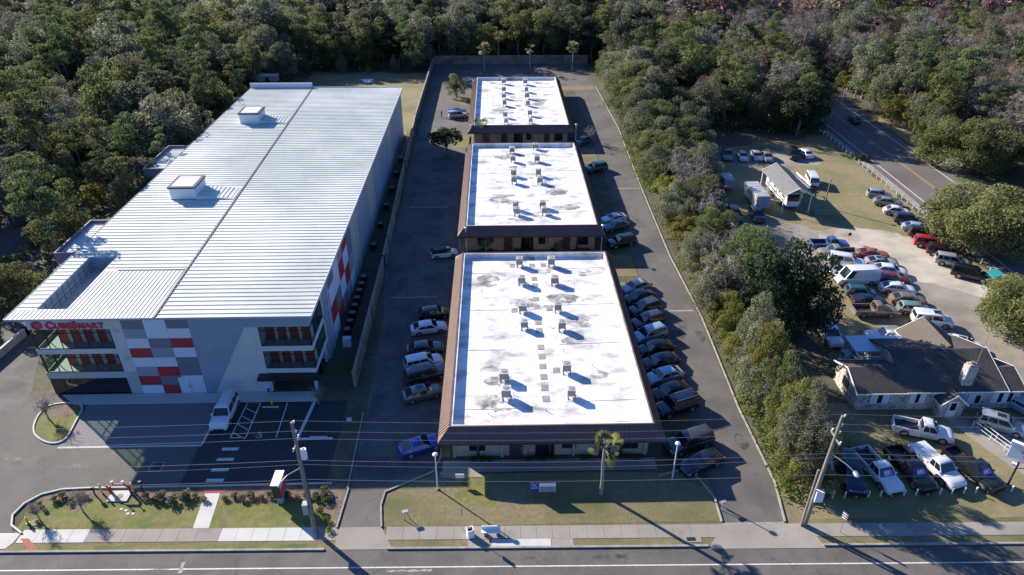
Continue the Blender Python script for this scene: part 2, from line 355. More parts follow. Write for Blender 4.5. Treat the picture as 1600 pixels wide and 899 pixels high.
# left driveway entrance apron
a = MB(); a.prism([(-75,ry(-75)+.02),(-46.2,ry(-46)+.02),(-43.7,42.7),(-43.4,43.3),(-43.3,44.35),(-75,44.9)], 0, .028, M['conc_new']); struct('driveway_apron', a)
sh([(-53.2,63.6),(-75,120),(-95,120),(-75,60),(-53,60)], .016, M['asphalt_old'], 'side_drive')
# drive between the buildings
sh([(-15.1,44.2),(-10.9,44.2),(-11.4,48.2),(-6.6,50.9),(-5.8,52.6),(-5.9,190),(-5.0,196),(16,196),(20.6,190),(20.6,56),(20.4,50),(20.2,44.0),(25.9,43.9),(26.6,49),(26.2,60),(26.6,78),(26.0,95),(26.2,120),(27.2,156),(26.2,196),(25.4,215),(-18.0,215),(-17.6,150),(-16.8,92),(-15.4,80),(-14.9,66),(-14.6,52)], .012, M['asphalt'], 'office_drive')
sh([(-15.1,44.2),(-10.9,44.2),(-10.9,48.6),(-14.9,48.6)], .016, M['asphalt_lot'], 'drive_entrance_patch')
sh([(-14.4,49),(-6.9,51.2),(-6.2,53),(-6.2,150),(-17,150),(-16.4,92),(-14.8,80),(-14.4,66)], .0175, M['asphalt_old'], 'old_drive_surface')
a = MB()
a.prism([(-14.7,ry(-14)),(-9.6,ry(-10)),(-10.9,44.35),(-14.9,44.35)], 0, .026, M['conc'])
a.prism([(18.2,ry(18)-.25),(28.6,ry(28)-.25),(27.9,43.9),(25.9,43.9),(20.2,43.9)], 0, .026, M['conc'])
a.box(20.2,25.9,43.9,44.1,0,.03,M['conc_kerb']); struct('concrete_apron', a)
sh([(20.9,73.3),(23.6,73.1),(23.8,75.2),(21.1,75.4)], .016, M['patch'], 'drive_patch')
a = MB()
for (y,x0,x1) in ((79.6,17.3,26.3),(121.2,21.5,26.4)): a.box(x0,x1,y,y+.28,.01,.018,M['faded_paint'])
for (px0,px1,py) in ((612,650,466),(640,700,325),(650,685,465)):
    p = G(px0,py); q = G(px1,py); a.box(p.x,q.x,p.y,p.y+.2,.015,.022,M['faded_paint'])
struct('drive_line', a)
# kerbs
k = MB()
def kl(pts, wd=.18, z1=.14, m='conc_kerb', closed=False): kerb_strip(k, pts, wd, 0, z1, M[m], closed)
kl([(-45.9,ry(-46)),(-44.2,ry(-44)),(-15.6,ry(-15)+.02)], .2)
kl([(-10.1,ry(-10)+.05),(18.3,ry(18)+.05)], .2)
kl([(28.5,ry(28)+.05),(70,ry(70)+.05)], .2)
kl([(-43.2,44.3),(-44.6,45.2),(-45.2,46.4),(-44.9,47.8),(-43.9,48.9),(-42.2,49.5),(-40,49.6),(-28.6,49.6)], .16, .15, 'conc_new')
kl([(-28.6,49.62),(-16.4,49.7)], .16, .15, 'conc_new')
isl = smooth_poly([(-50.2,62.3),(-50.5,60.2),(-49.6,57.6),(-47.6,56.1),(-46.1,55.8),(-45.4,56.5),(-45.8,59),(-46.2,62.3)], 2)
kl(isl, .16, .15, 'conc_new', True)
kl([(-10.9,44.3),(-11.3,46.9),(-11.1,48.5),(-6.6,51.1),(-6.1,53),(-6.1,96)], .16)
kl([(20.2,44.2),(20.3,47.0),(19.4,49.6),(17.8,50.7),(15.6,50.0)], .16)
kl([(26.0,44.1),(26.7,49),(26.4,60),(26.9,78),(26.3,95),(26.6,120),(27.5,156),(26.6,190)], .16)
kl([(-14.8,49),(-15.0,60)], .14)
kl([(-6.1,98),(-6.1,143)], .16); kl([(-14.95,44.3),(-14.7,49.0)], .14)
struct('kerb', k)
sh(isl, .05, M['lawn_green'], 'island_lawn')
sh(wob([(-49.5,61.9),(-46.9,61.9),(-46.9,60.2),(-49.2,59.8)],.5,.2,5), .06, M['mulch'], 'island_mulch')
# mulch beds along the lot kerb
mb_ = MB()
mb_.sheet(wob([(-43.8,48.0),(-41.5,48.2),(-29,48.0),(-28.7,49.4),(-42,49.4),(-44.2,48.6)],.7,.3,6), .012, M['mulch'])
mb_.sheet(wob([(-26.3,47.8),(-16.2,47.6),(-15.3,45.2),(-14.9,45),(-15,49.5),(-26.4,49.4)],.7,.3,7), .012, M['mulch'])
mb_.sheet(wob([(-40.5,46.9),(-39.2,46.9),(-39.2,47.9),(-40.5,47.9)],.4,.15,9), .013, M['mulch'])
mb_.sheet(wob([(-44,46.7),(-42.8,46.7),(-42.8,47.9),(-44,47.9)],.4,.15,10), .013, M['mulch'])
struct('mulch_bed', mb_)
# planting strips beside the offices
sh([(X0-1,44.3),(20.1,44.3),(20.0,49.4),(18,50.5),(-6.5,50.8),(-11,48.4),(-10.8,44.3)], .02, M['lawn'], 'office_lawn')
sh(wob([(-4.4,46.9),(-.5,46.5),(-1.2,50.6),(-3.6,50.9)],.6,.3,8), .026, M['lawn_green'], 'green_lawn_patch')
a = MB(); a.box(X0-.8,15.6,50.95,52.5,0,.06,M['conc']); a.prism([(-6,51),(-2.6,51),(-1.3,50.2),(-5.9,50.2)],0,.055,M['conc']); struct('office_walk', a)
a = MB()
a.sheet([(-5.98,53),(-5.2,53),(-5.2,190),(-5.98,190)], .03, M['lawn']); a.sheet([(-5.98,133),(-5.2,133),(-5.2,143),(-5.98,143)], .034, M['lawn'])
struct('planting_strip', a)
# islands between the offices
for (y0,y1,nm) in ((89.0,95.6,'island'),(133.6,143,'island')):
    sh([(X0-.6,y0),(20.4,y0),(20.4,y1),(X0-.6,y1)], .03, M['lawn'], 'courtyard_lawn')
for y0 in (85.0,130.6):
    sh(wob([(16.6,y0),(21.6,y0-.2),(21.4,y0+2.3),(16.6,y0+2.4)],.6,.1,int(y0)), .03, M['lawn'], 'corner_lawn')
    q = MB(); kerb_strip(q, [(16.5,y0-.2),(21.6,y0-.5),(21.6,y0+2.2)], .16, 0, .13, M['conc_kerb']); struct('corner_kerb', q)
sh([(-10.2,143.5),(-5.6,143.5),(-5.6,150.5),(-8.5,150.5)], .03, M['lawn_green'], 'tree_island_lawn')
sh([(-8.6,173.5),(-5.6,173.5),(-5.6,180),(-10.5,180)], .03, M['lawn'], 'far_tree_island_lawn')
sh([(-5,183),(16,183),(16,186.5),(-5,186.5)], .03, M['conc'], 'back_walk')
a = MB(); a.sheet([(-5,186.5),(26,186.5),(26,191),(-5,191)], .03, M['lawn']); struct('back_planting_strip', a)
a = MB()
for y in (164.5,166.9,169.3,171.7): a.box(-9.8,-6.0,y,y+.12,.02,.026,M['faded_paint'])
struct('far_stall_line', a)
# ground at the storage building: strip by the wall, back lawn
sh([(-19.9,62),(-17.1,62),(-17.4,100),(-18.8,152),(-19.9,152)], .014, M['dirt'], 'wall_side_bed')
sh([(-17,50.5),(-15,50.5),(-15,66),(-17.0,66)], .02, M['dirt'], 'shaded_strip')
sh(wob([(-54,153),(-19,153),(-18.7,205),(-52,208)],2,.8,12), .014, M['lotgrass'], 'back_lawn')
sh(wob([(-20.6,134),(-18.6,134),(-18.8,153),(-20.6,153)],1,.2,13), .02, M['lawn_green'], 'side_lawn')
a = MB(); kerb_strip(a, [(-20.4,150.5),(-19.6,150.0),(-19.3,148),(-19.4,140),(-19.9,137)], .2, 0, .14, M['conc_new']); struct('back_kerb', a)
# right: side road
sr = MB(); sr.sheet([(74.6,60),(87.4,60),(87.6,160),(88.2,185),(86,400),(73,400),(74.0,160)], .008, M['asphalt_side']); struct('side_road', sr)
a = MB()
for x in (75.6,85.9): a.box(x,x+.2,60,330,.008,.014,M['white_paint'])
a.box(80.6,80.75,60,330,.008,.014,M['yellow_paint']); a.box(80.95,81.1,60,330,.008,.014,M['yellow_paint']); struct('side_road_marking', a)
a = MB(); a.box(73.0,74.3,60,175,0,.03,M['conc']); struct('side_pavement', a)
a = MB(); a.prism([(87.5,126),(92,128),(98,133),(98,137),(87.6,136)],0,.02,M['conc']); struct('side_driveway', a)
sh(wob([(88.2,100),(91,100),(92,165),(88.6,165)],2,.5,14), .006, M['lotgrass'], 'road_verge')
# the car lot
sh(wob([(40,60),(72.2,60),(72.4,150),(60,146),(43,142),(40,120)],2,.8,15), .006, M['lotgrass'], 'car_lot_grass')
sh(wob([(27.8,44.4),(72,44.2),(72,60.5),(31,60.5),(28.2,50)],2,.3,16), .0065, M['lotgrass'], 'front_lot_grass')
sh(wob(smooth_poly([(50,98),(54,104.5),(62,104),(67.5,99.5),(69.0,93),(70,86),(70,70),(62,66),(60.5,60),(54,66),(56,74),(57.5,84),(55.5,95)],2),.8,.35,17), .012, M['gravel'], 'gravel_drive')
sh(wob(smooth_poly([(58.5,88),(66,84),(70.5,76),(70.5,60),(62,52),(58,60),(55,68),(55,76),(57.2,83)],2),.8,.4,18), .016, M['gravel_grey'], 'grey_gravel_drive')
sh(wob([(44,132),(64,132),(66,140),(46,141)],1.2,.6,19), .011, M['gravel_grey'], 'far_lot_gravel')
sh(wob([(42,88),(50,90),(53,103),(47,108),(42,104)],1.2,.6,20), .011, M['gravel_grey'], 'lane_gravel')
# house forecourt
a = MB(); a.prism([(48.6,57.9),(56,57.9),(60,52),(60,46),(52.6,46.6)],0,.03,M['conc']); struct('forecourt', a)
a = MB(); a.prism([(48.0,58.2),(49.8,58.2),(52.6,50.2),(51.2,50.2)],0,.08,M['conc']); struct('entrance_path', a)

# oil drips, damp and tyre marks on the paving
M['oil'] = mat('oil_stain', (.035,.034,.034), .6, c2=(.05,.048,.047), scale=2); breakup(M['oil'], .9, .45, .75)
M['pale_dust'] = mat('dusty_wear', (.19,.175,.155), .95, c2=(.15,.14,.125), scale=2); breakup(M['pale_dust'], .6, .48, .8)
a = MB(); r_ = random.Random(31)
for i in range(64):
    zn = i%4; x, y = [(r_.uniform(-14,-7),r_.uniform(56,150)),(r_.uniform(21,26),r_.uniform(50,190)),(r_.uniform(-62,-34),r_.uniform(50.5,54.5)),(r_.uniform(-40,60),r_.uniform(36.5,40.8))][zn]
    w_ = r_.uniform(.3,1.1); h_ = w_*(r_.uniform(1,3) if zn < 2 else r_.uniform(.3,.8)); w2 = w_ if zn < 2 else w_*2.2
    a.sheet(wob(smooth_poly([(x-w2,y),(x,y-h_),(x+w2,y),(x,y+h_)],2),.4,.08,i), .0215+.0001*i, M['oil'] if r_.random() < .55 else M['pale_dust'])
struct('paving_stain', a)
# painted bay markings in front of the storage building
a = MB(); P = M['white_paint']; z0, z1 = .018, .026
def pl(x0,y0,x1,y1,wd=.12):
    a.bar((x0,y0,.022),(x1,y1,.022),wd,.008,P)
pl(-28.35,56.3,-28.2,61.9); pl(-26.75,56.3,-26.75,61.9); pl(-28.35,56.35,-26.75,56.35)
for i in range(4): pl(-28.3,61.2-1.35*i,-26.8,60.2-1.35*i,.1)
pl(-23.55,56.3,-23.75,61.9); pl(-21.3,56.0,-20.75,62.0,.35); pl(-21.3,56.0,-17.6,56.05,.35)
pl(-31.0,55.2,-31.0,55.4)
for i in range(4):
    c = G(360-8*i, 702+16.3*i); a.box(c.x-.85,c.x+.85,c.y-.2,c.y+.2,z0,z1,P)
def symbol(cx, cy, s):       # wheelchair symbol
    a.tube([(cx+s*.28*math.cos(t), cy-s*.15+s*.28*math.sin(t), .023) for t in [R(q) for q in range(-200,61,20)]], .035*s, P, 4)
    a.tube([(cx-.05*s,cy+.3*s,.023),(cx-.05*s,cy-.02*s,.023),(cx+.22*s,cy-.02*s,.023),(cx+.32*s,cy-.35*s,.023),(cx+.42*s,cy-.33*s,.023)], .04*s, P, 4)
    a.tube([(cx-.05*s,cy+.15*s,.023),(cx+.16*s,cy+.15*s,.023)], .03*s, P, 4); a.cyl(cx-.05*s, cy+.42*s, .018,.026,.075*s,P,10)
c = G(405,680); symbol(c.x, c.y, 1.0)
struct('bay_marking', a)
a = MB(); a.box(-28.15,-26.8,61.75,62.04,.018,.03,M['red_paint']); struct('ramp_paint', a)
# ---------------------------------------------------------------- storage building
BX0, BX1, BY0, BY1, BZ = -50.4, -20.5, 63.8, 152.0, 10.2
def storage():
    t = thing('storage_building', 'large three storey storage building with white ribbed metal roof and red and grey panels', 'storage building', ((BX0+BX1)/2, BY0, 0))
    off = tuple(t.location)
    b = MB(); W = M['bluegrey']
    # shell: left block front wall pieces with window bands, ground floor strip and corner recess
    wx0, wx1 = BX0, -40.4
    st = M['stucco']
    L0, L1 = -50.3, -41.75
    fy = BY0
    def fwall(x0,x1,z0,z1,m,d=.25): b.box(x0,x1,fy,fy+d,z0,z1,m)
    fwall(wx0,wx1,8.95,BZ,st); fwall(wx0,wx1,5.7,6.35,st); fwall(wx0,wx1,2.35,3.2,M['trim_grey'])
    for z0,z1,m in ((6.35,8.95,st),(3.2,5.7,st),(0,2.35,M['trim_grey'])): fwall(L1,wx1,z0,z1,m)
    fwall(wx1,-33.3,0,BZ,W); fwall(-33.3,-26.0,0,BZ,W); fwall(-26.0,-20.5,8.95,BZ,W)
    fwall(-26.0,-20.5,5.75,6.4,M['stucco']); fwall(-26.0,-20.5,2.75,3.35,M['stucco'])
    # side walls
    b.box(BX0,BX0+.25,fy+7.5,BY1,0,BZ,W); b.box(BX0,BX0+.25,fy+.25,fy+7.5,8.95,BZ,st); b.box(BX0,BX0+.25,fy+.25,fy+7.5,5.7,6.35,st); b.box(BX0,BX0+.25,fy+.25,fy+7.5,0,3.2,M['trim_grey'])
    b.box(BX1-.25,BX1,70.0,BY1,0,BZ,W); b.box(BX1-.25,BX1,fy+.25,70.0,8.95,BZ,W)
    b.box(BX1-.25,BX1,fy+.25,70.0,5.75,6.4,M['stucco']); b.box(BX1-.25,BX1,fy+.25,70.0,2.75,3.35,M['stucco'])
    b.box(BX1-.25,BX1,69.7,70.0,3.35,8.95,M['stucco'])
    b.box(BX0+.25,BX1-.25,BY1-.25,BY1,0,BZ,W)
    # inner back walls of the show rooms and the recess
    b.box(BX0+.25,-41.2,fy+7.5,fy+7.7,0,8.2,M['p_white']); b.box(-41.3,-41.1,fy+.25,fy+7.5,0,BZ,M['p_white'])
    b.box(-26.3,-26.1,fy+.25,fy+6.2,2.75,BZ,M['p_white']); b.box(-26.3,BX1-.25,fy+6.2,fy+6.4,0,BZ,M['p_white'])
    b.box(-26.3,-26.1,fy+.25,fy+6.2,0,2.75,M['bluegrey'])
    for z in (3.0,6.1): b.box(BX0+.25,-41.3,fy+.25,fy+7.5,z-.1,z,M['trim_grey']); b.box(-26.1,BX1-.25,fy+.25,fy+6.2,z-.1,z,M['trim_grey'])
    for (x,y) in ((-26.0,64.1),(-20.9,64.1),(-20.9,69.6)): b.box(x-.15,x+.15,y-.15,y+.15,0,2.75,M['p_white'])
    b.build('wall', t, off)
    # interior roller doors
    for i in range(5):
        x = -48.6+1.42*i
        for z in (3.02,6.12):
            d = MB(); d.box(x,x+1.0,fy+1.7,fy+1.8,z,z+2.2,M['door_red']); d.box(x+1.0,x+1.4,fy+1.65,fy+1.8,z,z+2.4,M['p_white']); d.build('roller_door', t, off)
    for i in range(4):
        x = -25.9+1.32*i
        for z in (3.02,6.12):
            d = MB(); d.box(x,x+1.0,fy+1.7,fy+1.8,z,z+2.2,M['door_red']); d.box(x+1.0,x+1.3,fy+1.65,fy+1.8,z,z+2.4,M['p_white']); d.build('roller_door', t, off)
    # window bands with frames
    def band(x0,x1,z0,z1,n,side=None,x=None,y1=None):
        f = MB(); gl = MB(); fr = M['black']; tk = .07
        if side is None:
            yy = fy+.1
            for i in range(n+1):
                xx = x0+(x1-x0)*i/n; f.box(xx-tk/2,xx+tk/2,yy-.04,yy+.04,z0,z1,fr)
            for zz in (z0+tk/2,z1-tk/2,z1-.55): f.box(x0,x1,yy-.035,yy+.035,zz-tk/2,zz+tk/2,fr)
            gl.face([(x0,yy,z0),(x1,yy,z0),(x1,yy,z1),(x0,yy,z1)], M['window_glass'])
        else:
            for i in range(n+1):
                yv = x0+(x1-x0)*i/n; f.box(x-.04,x+.04,yv-tk/2,yv+tk/2,z0,z1,fr)
            for zz in (z0+tk/2,z1-tk/2,z1-.55): f.box(x-.035,x+.035,x0,x1,zz-tk/2,zz+tk/2,fr)
            gl.face([(x,x0,z0),(x,x1,z0),(x,x1,z1),(x,x0,z1)], M['window_glass'])
        fo = f.build('window', t, off); gg = gl.build('pane', fo); gg.data.transform(Matrix.Translation([-v for v in off]))
    band(L0,L1,6.35,8.95,6); band(L0,L1,3.2,5.7,6)
    band(fy+.25,fy+7.5,6.35,8.95,4,1,BX0+.12); band(fy+.25,fy+7.5,3.2,5.7,4,1,BX0+.12)
    band(-26.0,-20.5,6.4,8.95,4); band(-26.0,-20.5,3.35,5.75,4)
    band(fy+.25,69.7,6.4,8.95,3,1,BX1-.12); band(fy+.25,69.7,3.35,5.75,3,1,BX1-.12)
    g2 = MB(); g2.box(L0,L1,fy+.06,fy+.16,0.12,2.35,M['dark_glass'])
    for i in range(7): g2.box(L0+i*1.42,L0+i*1.42+.07,fy+.03,fy+.06,.12,2.35,M['black'])
    g2.build('ground_window', t, off)
    g2 = MB(); g2.box(-26.0,-20.7,fy+3.0,fy+3.1,.12,2.7,M['dark_glass'])
    for i in range(5): g2.box(-26.0+i*1.3,-25.93+i*1.3,fy+2.96,fy+3.0,.12,2.7,M['black'])
    g2.build('entrance_glazing', t, off)
    g2 = MB(); g2.box(-26.9,-20.3,fy-1.1,fy+.02,2.4,2.72,M['black']); g2.build('entrance_canopy', t, off)
    # coloured panels
    rows = ['DWD','GWW','WDR','RGW','WWD','GRD','RDW','WRW']; mm = dict(D='p_dark',W='p_white',R='p_red',G='p_mid')
    for r in range(8):
        for c in range(3):
            p = MB(); x0 = -40.4+c*2.37; z1 = BZ-r*1.275
            p.box(x0+.015,x0+2.355,fy-.03,fy+.002,z1-1.26,z1,M[mm[rows[r][c]]]); p.build('panel', t, off)
    p = MB(); p.add([(-32.2,fy-.05,.12),(-26.0,fy-.05,.12),(-26.0,fy-.05,8.95),(-27.4,fy-.05,8.95),(-32.2,fy+.005,.12),(-26.0,fy+.005,.12),(-26.0,fy+.005,8.95),(-27.4,fy+.005,8.95)],
        [(0,1,2,3),(7,6,5,4),(0,3,7,4),(3,2,6,7),(2,1,5,6),(1,0,4,5)], M['stucco']); p.build('white_panel', t, off)
    p = MB(); p.box(-36.1,-34.85,fy-.06,fy-.035,.12,2.3,M['p_white'])
    for a_ in ((-36.1,-36.06),(-34.89,-34.85)): p.box(*a_,fy-.08,fy-.06,.12,2.3,M['trim_grey'])
    d = p.build('door', t, off); h = MB(); h.box(-35.05,-34.95,fy-.12,fy-.08,1.0,1.2,M['black']); h.build('handle', d, off)
    # right side coloured panels
    cols = [(73.5,'DWRW'),(76.5,'WWDR'),(79.5,'GRWD'),(82.5,'RWRG'),(85.5,'DDGW')]
    for i,(y,s) in enumerate(cols):
        for j,ch in enumerate(s):
            p = MB(); z1 = BZ-.02-j*2.5; p.box(BX1-.002,BX1+.04,y,y+2.98,z1-2.48,z1,M[mm[ch]]); p.build('panel', t, off)
    for y0,y1,m in ((88.6,94,'p_tan'),(97,101,'p_mid'),(104,110,'p_tan'),(118,123,'p_mid'),(128,133,'p_tan')):
        p = MB(); p.box(BX1-.002,BX1+.03,y0,y1,0,BZ-.02,M[m]); p.build('panel', t, off)
    for y in (72.3,90.0): 
        p = MB(); p.tube([(BX1+.1,y,0),(BX1+.1,y,8.5)],.06,M['p_white'],6); p.build('downpipe', t, off)
    # roof
    cr = M['cube_roof']; RX0, RX1, RY0, RY1 = -52.3, -20.05, 63.62, 152.6; Z = 10.4
    r = MB()
    # field with a well in the front left corner
    WX0, WX1, WY0, WY1 = -50.0, -46.7, 65.6, 77.5
    for (a,bb,c,d) in ((RX0,WX0,RY0,79.2),(WX0,RX1,RY0,WY0),(WX1,RX1,WY0,WY1),(WX0,RX1,WY1,79.2),(RX0,RX1,79.2,RY1)):
        r.box(a,bb,c,d,Z-.2,Z,cr)
    r.box(WX0,WX1,WY0,WY1,Z-2.1,Z-1.9,cr)
    for q in ((WX0-.02,WX0,WY0,WY1),(WX1,WX1+.02,WY0,WY1),(WX0,WX1,WY0-.02,WY0),(WX0,WX1,WY1,WY1+.02)): r.box(*q,Z-1.9,Z-.2,M['bluegrey'])  # well lining in blue-grey: the shade down there is put into its colour
    for i in range(10): r.box(WX0,WX0+.06,WY0+1.2*i+.3,WY0+1.2*i+.36,Z-1.9,Z-.2,M['p_dark'])
    for zz in (Z-1.4,Z-.8): r.box(WX0,WX0+.05,WY0,WY1,zz,zz+.05,M['p_dark'])
    
    for i in range(10): r.box(WX0,WX1,WY0+1.2*i+.3,WY0+1.2*i+.34,Z-1.9,Z-1.86,cr)
    # seams
    def ridge(y): return -36.65-(y-64)*.0285
    y = 64.3
    while y < RY1-.2:
        if y > 74.2: 
            segs = [(RX0 if y < 200 else RX0, ridge(y)-.12)]
            if y < WY1: segs = [(RX0+.1,WX0-.05),(WX1+.1, ridge(y)-.12)] 
        else: segs = [(RX0+.1,WX0-.05)] if y > WY0 else []
        segs.append((ridge(y)+.12, RX1-.02))
        for (a_,b_) in segs: r.box(a_,b_,y,y+.06,Z,Z+.065,cr)
        y += .86
    x = -52.0
    while x < -37:                                        # patch of seams running away from the street
        y0_, y1_ = (RY0+.05, WY0-.05) if x < WX1+.1 else (RY0+.05, 73.9)
        if x > -50.2 or True: r.box(x,x+.05,y0_,y1_,Z,Z+.04,cr)
        x += .46
    r.build('roof', t, off)
    f = MB()
    f.bar((ridge(RY0),RY0,Z+.05),(ridge(RY1),RY1,Z+.05),.22,.1,M['rib_dark']); f.box(-45,-36.9,73.95,74.1,Z,Z+.07,M['rib_dark'])
    f.build('ridge_cap', t, off)
    e = MB()
    e.box(RX0-.06,RX1+.06,RY0-.06,RY0,Z-.2,Z+.05,M['trim_grey']); e.box(RX1,RX1+.06,RY0,RY1,Z-.35,Z+.05,M['stucco'])
    e.box(RX0-.06,RX0,RY0,RY1,Z-.35,Z+.05,M['p_dark']); e.box(RX0-.06,-39.2,RY1,RY1+.2,Z-.3,Z+1.0,M['p_white']); e.box(-39.2,RX1+.06,RY1,RY1+.1,Z-.3,Z+.15,M['stucco'])
    e.build('fascia', t, off)
    # left lean-to roofs with parapets
    for (x0,x1,y0,y1) in ((-55.3,-50.4,79.4,88.6),(-56.2,-50.4,107.6,118.0)):
        p = MB(); z = 9.6
        p.box(x0,x1,y0,y1,z-.3,z,cr); 
        p.box(x0-.15,x0,y0,y1,z-1.1,z+.45,M['p_dark']); p.box(x0-.15,x1,y0-.15,y0,z-1.1,z+.45,M['p_dark']); p.box(x0-.15,x1,y1,y1+.15,z-1.1,z+.45,M['p_dark'])
        i = y0+.6
        while i < y1: p.box(x0,x1,i,i+.05,z,z+.06,cr); i += .61
        o = p.build('side_canopy', t, off)
        for yy in (y0+.3,y1-.3): c2 = MB(); c2.box(x0,x0+.25,yy-.12,yy+.12,0,z-.3,M['trim_grey']); c2.build('column', o, off)
    # smoke vent boxes on the roof, each with a shallow cricket
    for (x0,x1,y0,y1) in ((-46.6,-43.0,94.4,98.6),(-47.2,-43.6,128.6,132.6)):
        p = MB(); p.box(x0,x1,y0,y1,Z,Z+1.75,M['p_white']); p.box(x0-.15,x1+.15,y0-.15,y1+.15,Z+1.7,Z+1.95,M['black']); p.box(x0+.3,x1-.3,y0+.3,y1-.3,Z+1.952,Z+1.97,M['p_white'])
        o = p.build('roof_hatch', t, off)
        q = MB(); q.add([(x1,y0+.3,Z+.5),(x1,y1-.3,Z+.5),(ridge(y0)-.2,y1-.3,Z+.12),(ridge(y0)-.2,y0+.3,Z+.12),(x1,y0-.1,Z+.05),(x1,y1+.1,Z+.05),(ridge(y0)-.2,y1+.1,Z+.05),(ridge(y0)-.2,y0-.1,Z+.05)],
              [(0,3,2,1),(0,4,7,3),(1,2,6,5)], cr)
        xx = x1+.5
        while xx < ridge(y0)-.4: q.box(xx,xx+.05,y0+.3,y1-.3,Z+.2,Z+.56-.4*(xx-x1)/(ridge(y0)-x1),cr); xx += .61
        q.build('cricket', o, off)
    q = MB(); q.tube([(-50.9,141,Z),(-51.3,141,Z+1.0),(-52.2,141,Z+1.0),(-52.3,141,Z-1)],.04,M['steel'],6); q.tube([(-50.9,142,Z),(-51.3,142,Z+1.0),(-52.2,142,Z+1.0),(-52.3,142,Z-1)],.04,M['steel'],6)
    q.build('roof_ladder', t, off)
    # sign
    me = text_mesh('C', 1.22, .06, M['sign_red'], .02); 
    def letter(s, size, x, z):
        m_ = text_mesh(s, size, .06, M['sign_red'], size*.03, 1.0)
        o = inst('sign_letter', m_, t); o.location = (x-off[0], fy-.08-off[1], z); o.rotation_euler = (R(90),0,0)
        return x + max(v.co.x for v in m_.vertices) + .04*size
    x = letter('C', 1.25, -48.35, 9.1)
    for ch in 'UBE': x = letter(ch, .98, x, 9.12)
    x = letter('S', 1.25, x, 9.1)
    for ch in 'MART': x = letter(ch, .98, x, 9.12)
    lg = MB(); cx_, cz_ = -49.25, 9.54
    hexp = [(cx_+.55*math.cos(R(a_)), cz_+.5*math.sin(R(a_))) for a_ in range(30,390,60)]
    for i in range(6):
        p0, p1 = hexp[i], hexp[(i+1)%6]; lg.bar((p0[0],fy-.08,p0[1]),(p1[0],fy-.08,p1[1]),.1,.14,M['sign_red'])
        q0 = ((p0[0]-cx_)*.25+cx_, (p0[1]-cz_)*.25+cz_); q1 = ((p0[0]-cx_)*.8+cx_, (p0[1]-cz_)*.8+cz_)
        lg.bar((q0[0],fy-.08,q0[1]),(q1[0],fy-.08,q1[1]),.08,.13 if i%2 else .09,M['sign_red'])
    lg.build('sign_emblem', t, off)
    for (x_,z_) in ((-41.1,8.9),(-41.0,5.3),(-40.9,2.3)):
        q = MB(); q.box(x_-.3,x_+.3,fy-.04,fy,z_-.45,z_,M['trim_grey']); q.build('wall_vent', t, off)
storage()
# condensers along the storage building's right wall
for i in range(14):
    y = 75+i*1.9 if i < 8 else 75+i*1.9+ (i-8)*5.5+8
    t = thing('condenser_unit', 'dark condenser unit right of the storage building, %s from the street' % ordn(i), 'air conditioner', (-19.3, y, 0.02), 0, 'condensers along the storage building wall')
    q = MB(); q.box(-.45,.45,-.45,.45,.08,1.0,M['black']); q.box(-.47,.47,-.47,.47,0,.08,M['conc']); q.build('casing', t)
    q = MB(); q.cyl(0,0,1.0,1.05,.36,M['ac_dark'],14); q.cyl(0,0,1.05,1.07,.12,M['black'],10); q.build('fan', t)
t = thing('meter_cabinet', 'white electrical cabinet beside the recessed corner of the storage building', 'cabinet', (-18.9, 72.6, 0))
q = MB(); q.box(-.5,.5,-.35,.35,.1,1.3,M['p_white']); q.build('casing', t); q = MB(); q.box(-.55,.55,-.4,.4,0,.1,M['conc']); q.build('plinth', t)

# boundary walls
def wall_run(pts, h, nm, label, m, cap, th=.22):
    a = pts[0]; t = thing(nm, label, 'wall', (a[0],a[1],0)); off = (a[0],a[1],0)
    q = MB(); kerb_strip(q, pts, th, 0, h, m); q.build('wall_panel', t, off)
    q = MB(); kerb_strip(q, pts, th+.1, h, h+.08, cap); q.build('coping', t, off)
    q = MB()
    for i in range(len(pts)-1):
        p0 = Vector(pts[i]); p1 = Vector(pts[i+1]); n = int((p1-p0).length/6)
        for k in range(n+1):
            p = p0.lerp(p1, k/max(n,1)); q.box(p.x-.2,p.x+.2,p.y-.2,p.y+.2,0,h+.1,m)
    q.build('pier', t, off)
wall_run([(-16.6,64.6),(-16.9,92),(-17.9,130),(-18.6,160),(-18.5,215)], 2.2, 'boundary_wall', 'long weathered grey block wall between the storage building and the office drive', M['grey_wall'], M['conc'])
wall_run([(-18.3,215.3),(27,215.3)], 2.4, 'boundary_wall', 'tan block wall closing the back of the office property in front of the woods', M['grey_wall'], M['conc'])
wall_run([(-62,60),(-60.3,76),(-60.5,100),(-62,118)], 1.0, 'low_wall', 'low pale wall along the side drive left of the storage building', M['conc_kerb'], M['conc_new'], .2)

